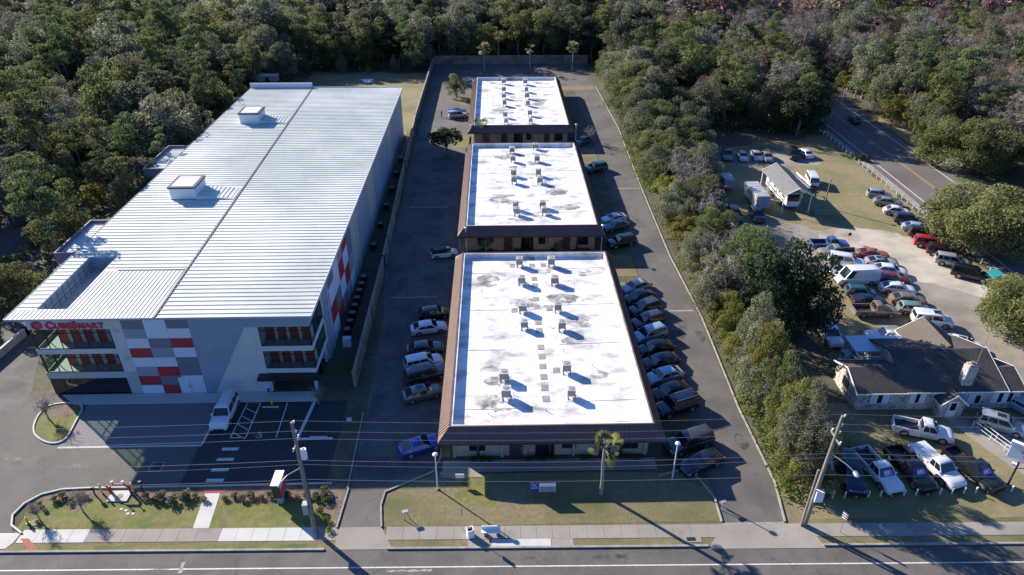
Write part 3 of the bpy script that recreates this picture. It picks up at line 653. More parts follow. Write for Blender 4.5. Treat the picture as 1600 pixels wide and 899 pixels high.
# ---------------------------------------------------------------- offices
def office(y0, y1, which, seed):
    ly = y1-y0; t = thing('office_building', 'long office block with brown metal mansard and white roof, %s' % which, 'office building', ((X0+X1)/2, y0, 0), 0, None)
    off = tuple(t.location); ZT, ZE, ZD = 4.3, 2.85, 3.62; o = 1.15
    w_ = MB(); tw = M['tan_wall']
    w_.box(X0+.2,X1-.2,y0+.35,y1-.35,0,ZE+.05,tw); 
    for i in range(9): xx = X0+.2+i*2.42; w_.box(xx,xx+.25,y0+.15,y0+.345,0,ZE,M['brown_dark'] if i%3 == 1 else tw)
    w_.build('wall', t, off)
    r = MB(); r.box(X0+.3,X1-.3,y0+.3,y1-.3,ZD-.2,ZD,M['white_roof'])
    rf = r.build('roof', t, off)
    p = MB()
    for q in ((X0,X0+.3,y0,y1),(X1-.3,X1,y0,y1),(X0+.3,X1-.3,y0,y0+.3),(X0+.3,X1-.3,y1-.3,y1)): p.box(*q,ZE,ZT,M['white_roof'])
    p.build('parapet', t, off)
    c = MB()
    for q in ((X0-.06,X0+.1,y0-.06,y1+.06),(X1-.1,X1+.06,y0-.06,y1+.06),(X0+.1,X1-.1,y0-.06,y0+.1),(X0+.1,X1-.1,y1-.1,y1+.06)): c.box(*q,ZT,ZT+.06,M['brown_metal'] if q[0] > X0+1 or True else M['white_roof'])
    c.build('coping', t, off)
    # mansard
    bm_ = M['brown_metal']; mn = MB()
    ring = lambda d,z: [(X0-d,y0-d,z),(X1+d,y0-d,z),(X1+d,y1+d,z),(X0-d,y1+d,z)]
    A = ring(o,ZE+.25); B = ring(.02,ZT-.002)
    for i in range(4): mn.face([A[i],A[(i+1)%4],B[(i+1)%4],B[i]], bm_)
    C = ring(o,ZE); 
    for i in range(4): mn.face([C[i],C[(i+1)%4],A[(i+1)%4],A[i]], M['brown_dark'])
    D = ring(-.2,ZE)
    for i in range(4): mn.face([C[(i+1)%4],C[i],D[i],D[(i+1)%4]], M['brown_dark'])
    def rib(a,b): mn.bar(Vector(a)+Vector((0,0,.03)),Vector(b)+Vector((0,0,.03)),.04,.06,bm_)
    n = int((X1-X0)/.42)
    for i in range(n+1):
        x = X0+(X1-X0)*i/n
        rib((x,y0-o,ZE+.25),(x,y0-.02,ZT)); 
    n = int(ly/.42)
    for i in range(n+1):
        y = y0+ly*i/n
        rib((X0-o,y,ZE+.25),(X0-.02,y,ZT)); rib((X1+o,y,ZE+.25),(X1+.02,y,ZT))
    for i in range(4): rib(A[i],B[i])
    mn.build('mansard', t, off)
    # front openings
    for (x0,x1,z0,z1,k) in ((1.9,3.4,.8,2.3,'w'),(5.9,7.2,0,2.3,'d'),(8.6,10.4,.1,2.3,'w'),(11.3,12.6,1.0,2.3,'w'),(14.8,16.2,0,2.3,'d'),(17.4,18.9,.8,2.3,'w')):
        if k == 'd':
            q = MB(); q.box(X0+x0,X0+x1,y0+.27,y0+.36,z0,z1,M['brown_dark']); d_ = q.build('door', t, off)
            h = MB(); h.box(X0+x1-.2,X0+x1-.1,y0+.22,y0+.27,1,1.15,M['steel']); h.build('handle', d_, off)
        else:
            q = MB(); q.box(X0+x0-.06,X0+x1+.06,y0+.28,y0+.36,z0-.06,z1+.06,M['brown_dark']); d_ = q.build('window', t, off)
            h = MB(); h.box(X0+x0,X0+(x0+x1)/2-.03,y0+.26,y0+.28,z0,z1,M['dark_glass']); h.box(X0+(x0+x1)/2+.03,X0+x1,y0+.26,y0+.28,z0,z1,M['dark_glass']); h.build('pane', d_, off)
    # side wall windows (left and right)
    yy = y0+2.5
    while yy < y1-3:
        for xs, sg in ((X0+.2,-1),(X1-.2,1)):
            q = MB(); q.box(min(xs,xs+sg*.06),max(xs,xs+sg*.06),yy,yy+1.6,.8,2.3,M['dark_glass']); q.build('window', t, off)
        yy += 4.4
    # roof seams, stains and pads
    s = MB(); rr = random.Random(seed)
    for i in range(int(ly/9)):
        yv = y0+4+i*9+rr.uniform(-1,1)
        s = MB(); s.tube([(X0+1.3,yv,ZD+.02),(X0+5+rr.uniform(0,3),yv+.1,ZD+.02)],.02,M['ac_metal'],5); s.build('roof_conduit', t, off)
        s = MB(); s.tube([(X0+12,yv+1,ZD+.02),(X1-.6,yv+1.3,ZD+.02)],.02,M['ac_metal'],5); s.build('roof_conduit', t, off)
    s = MB()
    for i in range(int(ly/1.6)):
        cx_ = rr.uniform(X0+3.5,X1-3); cy_ = rr.uniform(y0+3,y1-2.5); a_ = rr.uniform(.8,2.6); b_ = a_*rr.uniform(.4,.8)
        s = MB(); s.sheet(wob(smooth_poly([(cx_-a_,cy_),(cx_,cy_-b_),(cx_+a_,cy_),(cx_,cy_+b_)],2),.25,.09*a_,rr.randint(0,999)), ZD+.004+.00005*i, M['roof_stain']); s.build('roof_stain', t, off)
    s = MB()
    for i in range(int(ly/3)):
        cx_ = rr.uniform(X0+2.5,X1-2); cy_ = rr.uniform(y0+2,y1-1.5); s = MB(); s.tube([(cx_,cy_,ZD),(cx_,cy_,ZD+.3),(cx_+.15,cy_,ZD+.38)],.05,M['ac_metal'],6); s.build('roof_pipe', t, off)
    return t, off, ZD
T1, O1, ZD = office(52.8, 88.8, 'nearest the street', 1)
T2, O2, _ = office(97.4, 134.2, 'in the middle of the three', 2)
T3, O3, _ = office(145.2, 183.8, 'farthest from the street', 3)
for (x,y) in [(693,y_) for y_ in (135,165)]+[(703,228),(707,258),(711,323),(715,358),(722,433),(727,470),(734,548),(739,592),(743,638),(748,687),(752,738),(758,790)]+[(600,167),(745,163),(610,375),(774,369),(517,700),(807,656)]:
    c = G(600+x/2.997, 360+y/2.997, ZD); pad = MB(); pad.box(c.x-.38,c.x+.38,c.y-.5,c.y+.5,ZD+.001,ZD+.03,M['pad']); pad.build('walk_pad', T1, O1)

def ac_proto(dark):
    t = thing('rooftop_air_conditioner', 'x', 'air conditioner', (0,0,0)); m = M['ac_metal']
    q = MB()
    q.box(-.5,.5,-.45,.45,.35,1.15,m); 
    for s_ in (-1,1): q.box(-.5,.5,s_*.452-.004,s_*.452+.004,.42,1.08,M['ac_dark'])
    q.build('casing', t)
    q = MB(); q.box(-.52,.52,-.47,.47,1.15,1.2,M['ac_dark'] if dark else m); tp = q.build('top', t)
    q = MB(); q.cyl(0,0,1.2,1.23,.33,M['ac_dark'] if not dark else m,14); q.cyl(0,0,1.23,1.25,.1,m,8); q.build('fan_grille', tp)
    q = MB()
    for sx_ in (-.42,.42): q.box(sx_-.04,sx_+.04,-.6,.6,.0,.08,M['steel']); q.box(sx_-.03,sx_+.03,-.4,-.34,.08,.35,M['steel']); q.box(sx_-.03,sx_+.03,.34,.4,.08,.35,M['steel'])
    q.build('stand', t)
    q = MB(); q.tube([(-.5,.1,.6),(-.8,.1,.4),(-.95,.25,.05),(-1.3,.35,.04)],.025,M['ac_dark'],6); q.build('line_set', t)
    return t
ACP = {0: ac_proto(False), 1: ac_proto(True)}; used = set()
def put_ac(px, py, dark, lab, grp):
    c = G(px, py, ZD+1.15)
    if dark not in used: o = ACP[dark]; used.add(dark)
    else: o = copy_tree(ACP[dark])
    o.location = (c.x, c.y, ZD); o.rotation_euler = (0,0,rng.uniform(-.05,.05)); s = rng.uniform(.85,1.06); o.scale = (s,s,rng.uniform(.95,1.15))
    o['label'] = lab; o['group'] = grp
acs = {1: [(600,360,2.997,[(634,133,0),(645,217,0),(650,345,0),(657,422,0),(562,660,0),(572,745,0)],[(783,133,0),(800,217,0),(815,342,0),(833,428,0),(855,625,0),(878,740,0)])],
       2: [(600,200,4.087,[(817,125,0),(823,180,0),(827,270,1),(830,315,0),(840,480,1),(848,515,0)],[(965,100,0),(977,180,0),(985,268,1),(995,315,0),(1012,470,0),(1023,510,0)])],
       3: [(640,60,4.494,[(661,290,0),(662,345,0),(662,390,1),(667,440,1),(672,522,1),(677,565,0)],[(812,292,0),(820,345,0),(825,390,1),(831,440,1),(845,510,1),(850,560,0)])]}
for k_, nm in ((1,'nearest office'),(2,'middle office'),(3,'farthest office')):
    ox, oy, sc_, La, Lb = acs[k_][0]
    for side, L_ in (('left',La),('right',Lb)):
        for i, (x,y,dk) in enumerate(L_):
            put_ac(ox+x/sc_, oy+y/sc_, dk, '%s air conditioner on the %s roof, %s row, %s from the back' % ('dark topped' if dk else 'grey', nm, side, ordn(i)), 'air conditioners on the office roofs')

# ---------------------------------------------------------------- stone house
def gable(mb, x0,x1,y0,y1,ze,zr,along,m,wm,ov=.35,zb=0,th=.14,ends=(1,1)):
    # walls with gable ends and a pitched roof; along = 'x' or 'y' is the ridge direction
    if along == 'x':
        ym = (y0+y1)/2
        mb['w'].box(x0,x1,y0,y1,zb,ze,wm)
        for x in (x0,x1-.02): mb['w'].add([(x,y0,ze),(x+.02,y0,ze),(x,y1,ze),(x+.02,y1,ze),(x,ym,zr-.05),(x+.02,ym,zr-.05)],[(0,2,4),(1,5,3),(0,4,5,1),(2,3,5,4)],wm)
        k = (zr-ze)/(ym-y0); e = ze-k*ov
        mb['r'].add([(x0-ov,y0-ov,e),(x1+ov,y0-ov,e),(x1+ov,ym,zr),(x0-ov,ym,zr),(x0-ov,y1+ov,e),(x1+ov,y1+ov,e)],[(0,1,2,3),(3,2,5,4)],m)
        mb['r'].add([(x0-ov,y0-ov,e-th),(x1+ov,y0-ov,e-th),(x1+ov,ym,zr-th),(x0-ov,ym,zr-th),(x0-ov,y1+ov,e-th),(x1+ov,y1+ov,e-th)],[(3,2,1,0),(4,5,2,3)],m)
        for x in [v for v,k_ in ((x0-ov,ends[0]),(x1+ov,ends[1])) if k_]:
            for ya,za,yb,zb_ in ((y0-ov,e,ym,zr),(ym,zr,y1+ov,e)): mb['t'].bar((x,ya,za-th/2),(x,yb,zb_-th/2),.06,th+.04,M['white_trim'])
        for y in (y0-ov,y1+ov): mb['t'].box(x0-ov,x1+ov,y-.03,y+.03,e-th,e+.01,M['white_trim'])
    else:
        xm = (x0+x1)/2
        mb['w'].box(x0,x1,y0,y1,zb,ze,wm)
        for y in (y0,y1-.02): mb['w'].add([(x0,y,ze),(x0,y+.02,ze),(x1,y,ze),(x1,y+.02,ze),(xm,y,zr-.05),(xm,y+.02,zr-.05)],[(0,4,2),(1,3,5),(0,1,5,4),(2,4,5,3)],wm)
        k = (zr-ze)/(xm-x0); e = ze-k*ov
        mb['r'].add([(x0-ov,y0-ov,e),(x0-ov,y1+ov,e),(xm,y1+ov,zr),(xm,y0-ov,zr),(x1+ov,y0-ov,e),(x1+ov,y1+ov,e)],[(0,3,2,1),(3,4,5,2)],m)
        mb['r'].add([(x0-ov,y0-ov,e-th),(x0-ov,y1+ov,e-th),(xm,y1+ov,zr-th),(xm,y0-ov,zr-th),(x1+ov,y0-ov,e-th),(x1+ov,y1+ov,e-th)],[(1,2,3,0),(2,5,4,3)],m)
        for y in [v for v,k_ in ((y0-ov,ends[0]),(y1+ov,ends[1])) if k_]:
            for xa,za,xb,zb_ in ((x0-ov,e,xm,zr),(xm,zr,x1+ov,e)): mb['t'].bar((xa,y,za-th/2),(xb,y,zb_-th/2),.06,th+.04,M['white_trim'])
        for x in (x0-ov,x1+ov): mb['t'].box(x-.03,x+.03,y0-ov,y1+ov,e-th,e+.01,M['white_trim'])
t = thing('stone_house', 'low stone house with dark shingle roof and stone chimney facing the parked pickup trucks', 'house', (48, 59.3, 0)); off = (48,59.3,0)
mb3 = dict(w=MB(), r=MB(), t=MB())
gable(mb3,39.0,44.6,59.3,64.8,2.65,3.8,'x',M['shingle'],M['stone'],ends=(1,0))
gable(mb3,44.5,55.0,59.28,69.2,2.72,4.55,'x',M['shingle'],M['stone'],ends=(0,1))
gable(mb3,54.8,57.0,59.32,64.6,2.68,3.7,'x',M['shingle'],M['stone'],ends=(0,1))
gable(mb3,48.8,54.1,65.0,70.4,2.9,4.62,'y',M['shingle_brown'],M['stone'],ends=(0,1))
gable(mb3,47.6,50.2,58.0,60.6,1.95,3.1,'y',M['shingle'],M['stone'],.25,ends=(1,0))
mb3['w'].build('wall', t, off); rf = mb3['r'].build('roof', t, off); mb3['t'].build('roof_trim', t, off)
q = MB(); q.box(50.4,51.5,59.7,60.6,2,5.3,M['stone']); q.box(50.5,51.4,59.8,60.5,5.3,5.55,M['stone']); q.cyl(50.95,60.15,5.55,5.8,.22,M['rust'],10); ch = q.build('chimney', rf, off)
q = MB(); q.tube([(51.6,60.4,4.5),(51.7,60.5,9.3)],.03,M['steel'],6); q.build('antenna_mast', rf, off)
def hwin(x0,x1,z0,z1,y=59.28,cols=2):
    q = MB(); q.box(x0-.1,x1+.1,y-.06,y+.02,z0-.1,z1+.1,M['white_trim']); f = q.build('window', t, off)
    q = MB(); n = cols
    for i in range(n): a_ = x0+(x1-x0)*i/n; q.box(a_+.04,a_+(x1-x0)/n-.04,y-.075,y-.055,z0,z1,M['p_white'] if i%2 == 0 else M['dark_glass'])  # every other pane is pale: the sky's reflection painted as an opaque colour
    q.build('pane', f, off)
hwin(40.6,42.4,1.0,2.3,59.29,3); hwin(44.9,46.4,1.0,2.3,59.27,3); hwin(51.4,52.7,.8,1.9,59.27,2); hwin(54.0,56.2,.9,2.3,59.27,4)
q = MB(); q.box(38.94,39.0,61.2,62.9,1.0,2.3,M['white_trim']); q.box(38.9,38.94,61.3,62.8,1.1,2.2,M['dark_glass']); q.build('window', t, off)
q = MB(); q.box(48.45,49.45,57.95,58.0,0,2.05,M['white_trim']); d = q.build('door', t, off); q = MB(); q.box(48.65,49.25,57.92,57.95,.9,1.9,M['dark_glass']); q.build('pane', d, off)
q = MB(); q.box(51.6,54.2,59.16,59.2,2.28,2.33,M['white_trim']); fasc = q.build('fascia_sign_rail', t, off)
# flat sunroom behind the left wing
q = MB(); q.box(41.6,48.4,66.2,69.4,2.75,2.9,M['p_white']); sr_ = q.build('sunroom_roof', t, off)
q = MB(); q.box(41.7,44.4,65.3,69.2,0,.1,M['conc']); 
for (x,y) in ((41.7,65.3),(43.0,65.3),(44.3,65.3),(41.7,67.2),(41.7,69.1)): q.box(x-.05,x+.05,y-.05,y+.05,.1,2.75,M['white_trim'])
q.box(41.65,44.35,65.25,65.35,2.65,2.75,M['white_trim']); q.box(41.65,41.75,65.3,66.2,2.65,2.75,M['white_trim']); q.build('sunroom_frame', t, off)
q = MB(); q.face([(41.75,65.3,.1),(44.25,65.3,.1),(44.25,65.3,2.65),(41.75,65.3,2.65)],M['window_glass']); q.face([(41.7,65.3,.1),(41.7,69.1,.1),(41.7,69.1,2.65),(41.7,65.3,2.65)],M['window_glass']); q.build('sunroom_glass', t, off)
# railings at the entrance path
def railing(pts, label):
    t = thing('handrail', label, 'railing', (pts[0][0],pts[0][1],0)); o_ = (pts[0][0],pts[0][1],0)
    q = MB(); q.tube([(x,y,.95) for x,y in pts],.03,M['white_trim'],6); q.tube([(x,y,.5) for x,y in pts],.025,M['white_trim'],6); q.build('rail', t, o_)
    for (x,y) in pts:
        q = MB(); q.tube([(x,y,0),(x,y,.97)],.03,M['white_trim'],6); q.build('post', t, o_)
railing([(50.4,56.2),(51.1,54.2),(51.6,52.6),(52.1,51.0)], 'white tube handrail on the left of the path up to the stone house')
railing([(51.0,56.2),(51.7,54.2),(52.3,52.4),(52.7,51.0)], 'white tube handrail on the right of the path up to the stone house')
railing([(52.6,58.2),(53.2,57.0)], 'short white hoop rail near the stone house door')

# ---------------------------------------------------------------- carport with motor home, trailers
t = thing('carport', 'open carport with grey gabled roof standing over the parked motor home', 'carport', (51.0, 115.6, 0)); off = (51.0,115.6,0)
Y0c, Y1c = 109.8, 121.6
q = MB(); zr, ze = 4.7, 3.35
P_ = lambda x,y,z: (x,y,z)
q.add([(48.5,Y0c,ze),(48.5,Y1c,ze),(51.0,Y1c,zr),(51.0,Y0c,zr),(53.5,Y0c,ze),(53.5,Y1c,ze)],[(0,3,2,1),(3,4,5,2)],M['carport_metal'])
q.add([(48.5,Y0c,ze-.1),(48.5,Y1c,ze-.1),(51.0,Y1c,zr-.1),(51.0,Y0c,zr-.1),(53.5,Y0c,ze-.1),(53.5,Y1c,ze-.1)],[(1,2,3,0),(2,5,4,3)],M['ac_dark'])
q.build('roof', t, off)
for y in (Y0c,Y1c):
    q = MB(); q.bar((48.5,y,ze-.06),(51.0,y,zr-.06),.08,.16,M['white_trim']); q.bar((51.0,y,zr-.06),(53.5,y,ze-.06),.08,.16,M['white_trim']); q.build('barge_board', t, off)
for x in (48.7,53.3):
    for y in (110.1,113.8,117.5,121.3):
        q = MB(); q.box(x-.07,x+.07,y-.07,y+.07,0,ze-.02,M['white_trim']); q.build('post', t, off)
def trailer(x, y, L, Wd, H, rz, label):
    t = thing('box_trailer', label, 'trailer', (x,y,0), rz)
    q = MB(); q.box(-L/2,L/2,-Wd/2,Wd/2,.6,H,M['trailer_white']); 
    for i in range(int(L/1.1)): 
        for s_ in (-1,1): q.box(-L/2+.5+i*1.1,-L/2+.54+i*1.1,s_*(Wd/2+.01)-.008,s_*(Wd/2+.01)+.008,.65,H-.1,M['steel'])
    q.build('body', t)
    q = MB(); q.box(-L/2+.1,L/2-.1,-Wd/2+.1,Wd/2-.1,H,H+.05,M['trailer_white'])
    for i in range(int(L/1.0)): q.box(-L/2+.4+i,-L/2+.5+i,-Wd/2+.1,Wd/2-.1,H+.05,H+.07,M['steel'])
    q.build('roof', t)
    q = MB(); q.box(-L/2-.04,-L/2,-Wd/2+.08,-.02,.65,H-.08,M['p_mid']); q.box(-L/2-.04,-L/2,.02,Wd/2-.08,.65,H-.08,M['p_mid']); q.build('rear_door', t)
    for s_ in (-1,1):
        for xx in (-.5,.45):
            q = MB(); q.tube([(xx,s_*(Wd/2-.22),.36),(xx,s_*(Wd/2+.02),.36)],.36,M['rubber'],14); wv = q.build('wheel', t); q = MB(); q.tube([(xx,s_*(Wd/2+.02),.36),(xx,s_*(Wd/2+.03),.36)],.18,M['rim'],12); q.build('rim', wv)
    q = MB(); q.bar((L/2,-.5,.5),(L/2+1.2,0,.5),.08,.1,M['black']); q.bar((L/2,.5,.5),(L/2+1.2,0,.5),.08,.1,M['black']); q.build('drawbar', t)
trailer(45.5, 114.2, 6.7, 2.4, 2.75, R(91), 'long white box trailer parked left of the carport')
trailer(42.2, 121.2, 3.4, 1.9, 2.3, R(91), 'short white box trailer at the edge of the trees')
# ---------------------------------------------------------------- vehicles
PAINT = dict(white=(.62,.63,.64), silver=(.36,.37,.38), tan=(.26,.24,.2), grey=(.13,.135,.14), dgrey=(.055,.057,.062), black=(.012,.012,.014), dblue=(.01,.016,.04), blue=(.012,.035,.24),
             mblue=(.05,.12,.28), red=(.33,.015,.02), dred=(.16,.012,.018), orange=(.42,.07,.02), teal=(.03,.1,.12), gold=(.22,.17,.12), green=(.18,.27,.24), maroon=(.035,.012,.014), dgreen=(.016,.022,.02), lblue=(.3,.4,.5))
def paint(c):
    return mat('car_paint_'+c, PAINT[c], .3, .1 if c in ('white','red') else .35, coat=.8, spec=.5)
# profile: stations (x as fraction of L from rear -.5 to front .5, ztop, half width fraction); cabin: xrb, xrr, xrf, xwb (rear base, roof rear, roof front, screen base), zroof
KIND = {
 'sedan': dict(L=4.75,W=1.84,r=.33,st=[(-.5,.62,.80),(-.485,.86,.88),(-.44,.98,.95),(-.3,1.0,.99),(-.1,.95,1),(.18,.93,1),(.32,.88,.98),(.43,.78,.93),(.485,.66,.84),(.5,.55,.76)],cab=(-.42,-.24,.08,.24,1.44),bot=.22,wb=.29),
 'coupe': dict(L=4.65,W=1.85,r=.34,st=[(-.5,.62,.80),(-.485,.88,.88),(-.44,.98,.95),(-.3,.98,1),(-.1,.92,1),(.15,.9,1),(.32,.86,.98),(.43,.76,.92),(.485,.64,.82),(.5,.54,.74)],cab=(-.45,-.2,.02,.2,1.36),bot=.2,wb=.29),
 'hatch': dict(L=4.15,W=1.76,r=.32,st=[(-.5,.66,.82),(-.488,.92,.9),(-.45,1.0,.96),(-.3,1.0,1),(-.1,.97,1),(.2,.95,1),(.34,.9,.97),(.44,.8,.9),(.488,.66,.82),(.5,.56,.76)],cab=(-.48,-.4,.1,.29,1.5),bot=.22,wb=.31),
 'suv': dict(L=4.7,W=1.9,r=.37,st=[(-.5,.72,.84),(-.49,1.0,.9),(-.46,1.1,.96),(-.3,1.1,1),(-.1,1.08,1),(.2,1.06,1),(.34,1.02,.98),(.44,.94,.93),(.488,.78,.86),(.5,.66,.8)],cab=(-.485,-.43,.08,.25,1.74),bot=.28,wb=.29),
 'bigsuv': dict(L=5.2,W=2.0,r=.4,st=[(-.5,.76,.88),(-.492,1.1,.93),(-.47,1.18,.97),(-.3,1.18,1),(-.1,1.17,1),(.2,1.15,1),(.36,1.12,.99),(.45,1.05,.95),(.49,.86,.9),(.5,.7,.86)],cab=(-.49,-.46,.12,.24,1.9),bot=.32,wb=.29),
 'boxy': dict(L=4.75,W=2.03,r=.42,st=[(-.5,.8,.93),(-.495,1.12,.97),(-.47,1.2,.99),(-.3,1.2,1),(-.1,1.2,1),(.2,1.2,1),(.3,1.18,.99),(.45,1.13,.98),(.493,1.0,.96),(.5,.75,.93)],cab=(-.49,-.475,.2,.25,1.95),bot=.4,wb=.3),
 'van': dict(L=6.0,W=2.05,r=.36,st=[(-.5,.8,.93),(-.496,1.2,.96),(-.48,1.25,.99),(-.3,1.25,1),(-.1,1.25,1),(.2,1.22,1),(.34,1.18,.99),(.44,1.08,.95),(.485,.85,.88),(.5,.6,.8)],cab=(-.495,-.485,.23,.37,2.55),bot=.3,wb=.31),
 'bus': dict(L=4.5,W=1.8,r=.34,st=[(-.5,.7,.88),(-.492,1.1,.94),(-.47,1.15,.98),(-.3,1.15,1),(-.1,1.15,1),(.2,1.15,1),(.36,1.15,1),(.46,1.15,.97),(.49,1.0,.92),(.5,.7,.86)],cab=(-.49,-.45,.42,.485,1.95),bot=.28,wb=.27),
 'pickup': dict(L=5.75,W=2.02,r=.41,st=[(-.052,1.1,1),(0,1.12,1),(.2,1.12,1),(.34,1.1,.99),(.44,1.04,.96),(.488,.9,.9),(.5,.72,.86)],cab=(-.05,-.03,.13,.24,1.88),bot=.36,wb=.31,bed=True),
 'beetle': dict(L=4.25,W=1.8,r=.34,st=[(-.5,.55,.72),(-.48,.78,.82),(-.43,.92,.92),(-.3,1.0,.98),(-.1,.98,1),(.15,.96,1),(.32,.93,.97),(.42,.84,.88),(.48,.7,.74),(.5,.55,.64)],cab=(-.4,-.22,.06,.22,1.48),bot=.24,wb=.3),
}
VCACHE = {}
def vehicle_meshes(kind, col, extra):
    key = (kind, col, extra)
    if key in VCACHE: return VCACHE[key]
    K = KIND[kind]; L = K['L']; W = K['W']/2; pm = paint(col); parts = []
    b = MB(); vs = []; rows = []
    def sect(x, zt, w_, zb):
        zm = zb+(zt-zb)*.55
        return [(x,0,zt+.03),(x,w_*.5,zt+.022),(x,w_*.82,zt),(x,w_*.94,zt-.05),(x,w_*.985,zt-.13),(x,w_,zm),(x,w_*.985,zb+.12),(x,w_*.93,zb)]
    st = [(a*L, zt, wf*W) for a,zt,wf in K['st']]
    # refine
    ss = []
    for i in range(len(st)-1):
        for k in range(2):
            f = k/2; ss.append(tuple(st[i][j]+(st[i+1][j]-st[i][j])*f for j in range(3)))
    ss.append(st[-1]); n = 8
    for (x,zt,w_) in ss:
        h = sect(x,zt,w_,K['bot']); full = [(p[0],-p[1],p[2]) for p in h[::-1]]+h[1:]; rows.append(full)
    m_ = len(rows[0]); vs = [p for r_ in rows for p in r_]
    fs = [(i*m_+k, i*m_+k+1, (i+1)*m_+k+1, (i+1)*m_+k) for i in range(len(rows)-1) for k in range(m_-1)]
    fs += [(i*m_+m_-1, i*m_, (i+1)*m_, (i+1)*m_+m_-1) for i in range(len(rows)-1)]
    fs += [tuple(range(m_))[::-1], tuple(range((len(rows)-1)*m_, len(rows)*m_))]
    b.add(vs, fs, pm)
    def ztop(x):
        for i in range(len(st)-1):
            if st[i][0] <= x <= st[i+1][0]:
                f = (x-st[i][0])/(st[i+1][0]-st[i][0]); return st[i][1]+(st[i+1][1]-st[i][1])*f
        return st[0][1]
    xrb, xrr, xrf, xwb = [v*L for v in K['cab'][:4]]; zr = K['cab'][4]
    zb1, zb2 = ztop(xrb)-.02, ztop(xwb)-.02
    wb_, wr_ = W*.93, W*(.74 if kind not in ('van','boxy','bus') else .88)
    zs = zr-.1
    # cabin rings
    def cring(f, ins, z):
        xr = xrb+(xrr-xrb)*f+ins; xf = xwb+(xrf-xwb)*f-ins; w_ = wb_+(wr_-wb_)*f-ins*.8
        return [(xr,-w_,z if z else zb1),(xf,-w_,z if z else zb2),(xf,w_,z if z else zb2),(xr,w_,z if z else zb1)]
    r0 = cring(0,0,None); r1 = cring(.93,0,zs); r2 = cring(1,.1,zr-.02)
    rc = [((r2[0][0]*.8+r2[1][0]*.2),-wr_*.5,zr+.02),((r2[0][0]*.2+r2[1][0]*.8),-wr_*.5,zr+.02),((r2[0][0]*.2+r2[1][0]*.8),wr_*.5,zr+.02),((r2[0][0]*.8+r2[1][0]*.2),wr_*.5,zr+.02)]
    vs = r0+r1+r2+rc; fs = []
    for a_ in (0,4,8):
        for i in range(4): fs.append((a_+i, a_+(i+1)%4, a_+4+(i+1)%4, a_+4+i))
    fs.append((12,13,14,15))
    top = MB() if extra == 'blacktop' else b
    (top if extra == 'blacktop' else b).add(vs, fs, M['black'] if extra == 'blacktop' else pm)
    if not K.get('bed'):
        pass
    parts.append(('body', b, 35))
    if extra == 'blacktop': parts.append(('soft_top', top, 40))
    def pane(name, q, u0, u1, v0, v1, off=.012, m=None, bevel=0):
        q = [Vector(p) for p in q]; nr = (q[1]-q[0]).cross(q[3]-q[0]).normalized()*off
        def P(u,v): return (q[0].lerp(q[1],u)).lerp(q[3].lerp(q[2],u),v)+nr
        s = MB(); s.face([P(u0,v0),P(u1,v0),P(u1,v1),P(u0,v1)], m or M['car_glass']); return s
    parts.append(('windscreen', pane('', [r0[1],r0[2],r1[2],r1[1]], .05,.95,.04,.98), 0))
    if not (kind == 'van'): parts.append(('rear_window', pane('', [r0[3],r0[0],r1[0],r1[3]], .08,.92,.12 if kind in('suv','bigsuv','hatch','boxy') else .04,.93), 0))
    for s_ in (0,1):
        q = [r0[0],r0[1],r1[1],r1[0]] if s_ == 0 else [r0[2],r0[3],r1[3],r1[2]]
        sw_ = MB()
        spans = {'van':[(.8,.97)],'pickup':[(.06,.42),(.47,.94)]}.get(kind, [(.1,.47),(.5,.92)] if kind in('sedan','coupe','beetle') else [(.05,.24),(.27,.55),(.58,.93)])
        for a_,c_ in spans:
            if s_ == 1: a_,c_ = 1-c_,1-a_
            p_ = pane('', q, a_, c_, .12, .93)
            sw_.add(p_.v, p_.f, M['car_glass'])
        parts.append(('side_window', sw_, 0))
    # lamps, mirrors, bumpers
    fz = ztop(.45*L)-.14; rz_ = (ztop(-.46*L)-.12) if not K.get('bed') else .95
    for s_ in (-1,1):
        q = MB(); q.add([(L*.475,s_*W*.56,fz-.09),(L*.497,s_*W*.56,fz-.09),(L*.487,s_*W*.56,fz+.05),(L*.44,s_*W*.9,fz-.06),(L*.455,s_*W*.955,fz-.06),(L*.435,s_*W*.95,fz+.07)],[(0,1,2),(3,5,4),(1,4,5,2),(0,2,5,3),(0,3,4,1)],M['lamp_glass']); parts.append(('headlight', q, 0))
        xr_ = -L*.5; q = MB(); q.box(xr_-.015,xr_+.14,min(s_*W*.68,s_*W*.93),max(s_*W*.68,s_*W*.93),rz_-.14,rz_+.05,M['tail']); parts.append(('tail_light', q, 0))
        q = MB(); q.box(xwb-.28,xwb-.12,min(s_*W*.95,s_*W*1.12),max(s_*W*.95,s_*W*1.12),zb2+.04,zb2+.18,pm); parts.append(('mirror', q, 0))
    q = MB(); q.box(L*.47,L*.508,-W*.55,W*.55,.32,.52,M['black']); parts.append(('grille', q, 0))
    if K.get('bed'):
        q = MB(); x0, x1 = -L*.5, -L*.058; z0, z1 = K['bot']+.02, 1.12
        q.box(x0,x1,-W,-W+.14,z0,z1,pm); q.box(x0,x1,W-.14,W,z0,z1,pm); q.box(x1-.08,x1,-W+.14,W-.14,z0,z1,pm)
        q.box(x0+.06,x1-.08,-W+.14,W-.14,z0,.68,M['black']); parts.append(('cargo_bed', q, 0))
        q = MB(); q.box(x0-.02,x0+.055,-W+.142,W-.142,z0+.12,z1-.01,pm); q.box(x0-.1,x0-.02,-W*.9,W*.9,z0+.02,z0+.2,M['rim']); parts.append(('tailgate', q, 0))
        if extra == 'cover': q = MB(); q.box(x0+.02,x1-.02,-W+.03,W-.03,z1+.002,z1+.07,pm); parts.append(('bed_cover', q, 0))
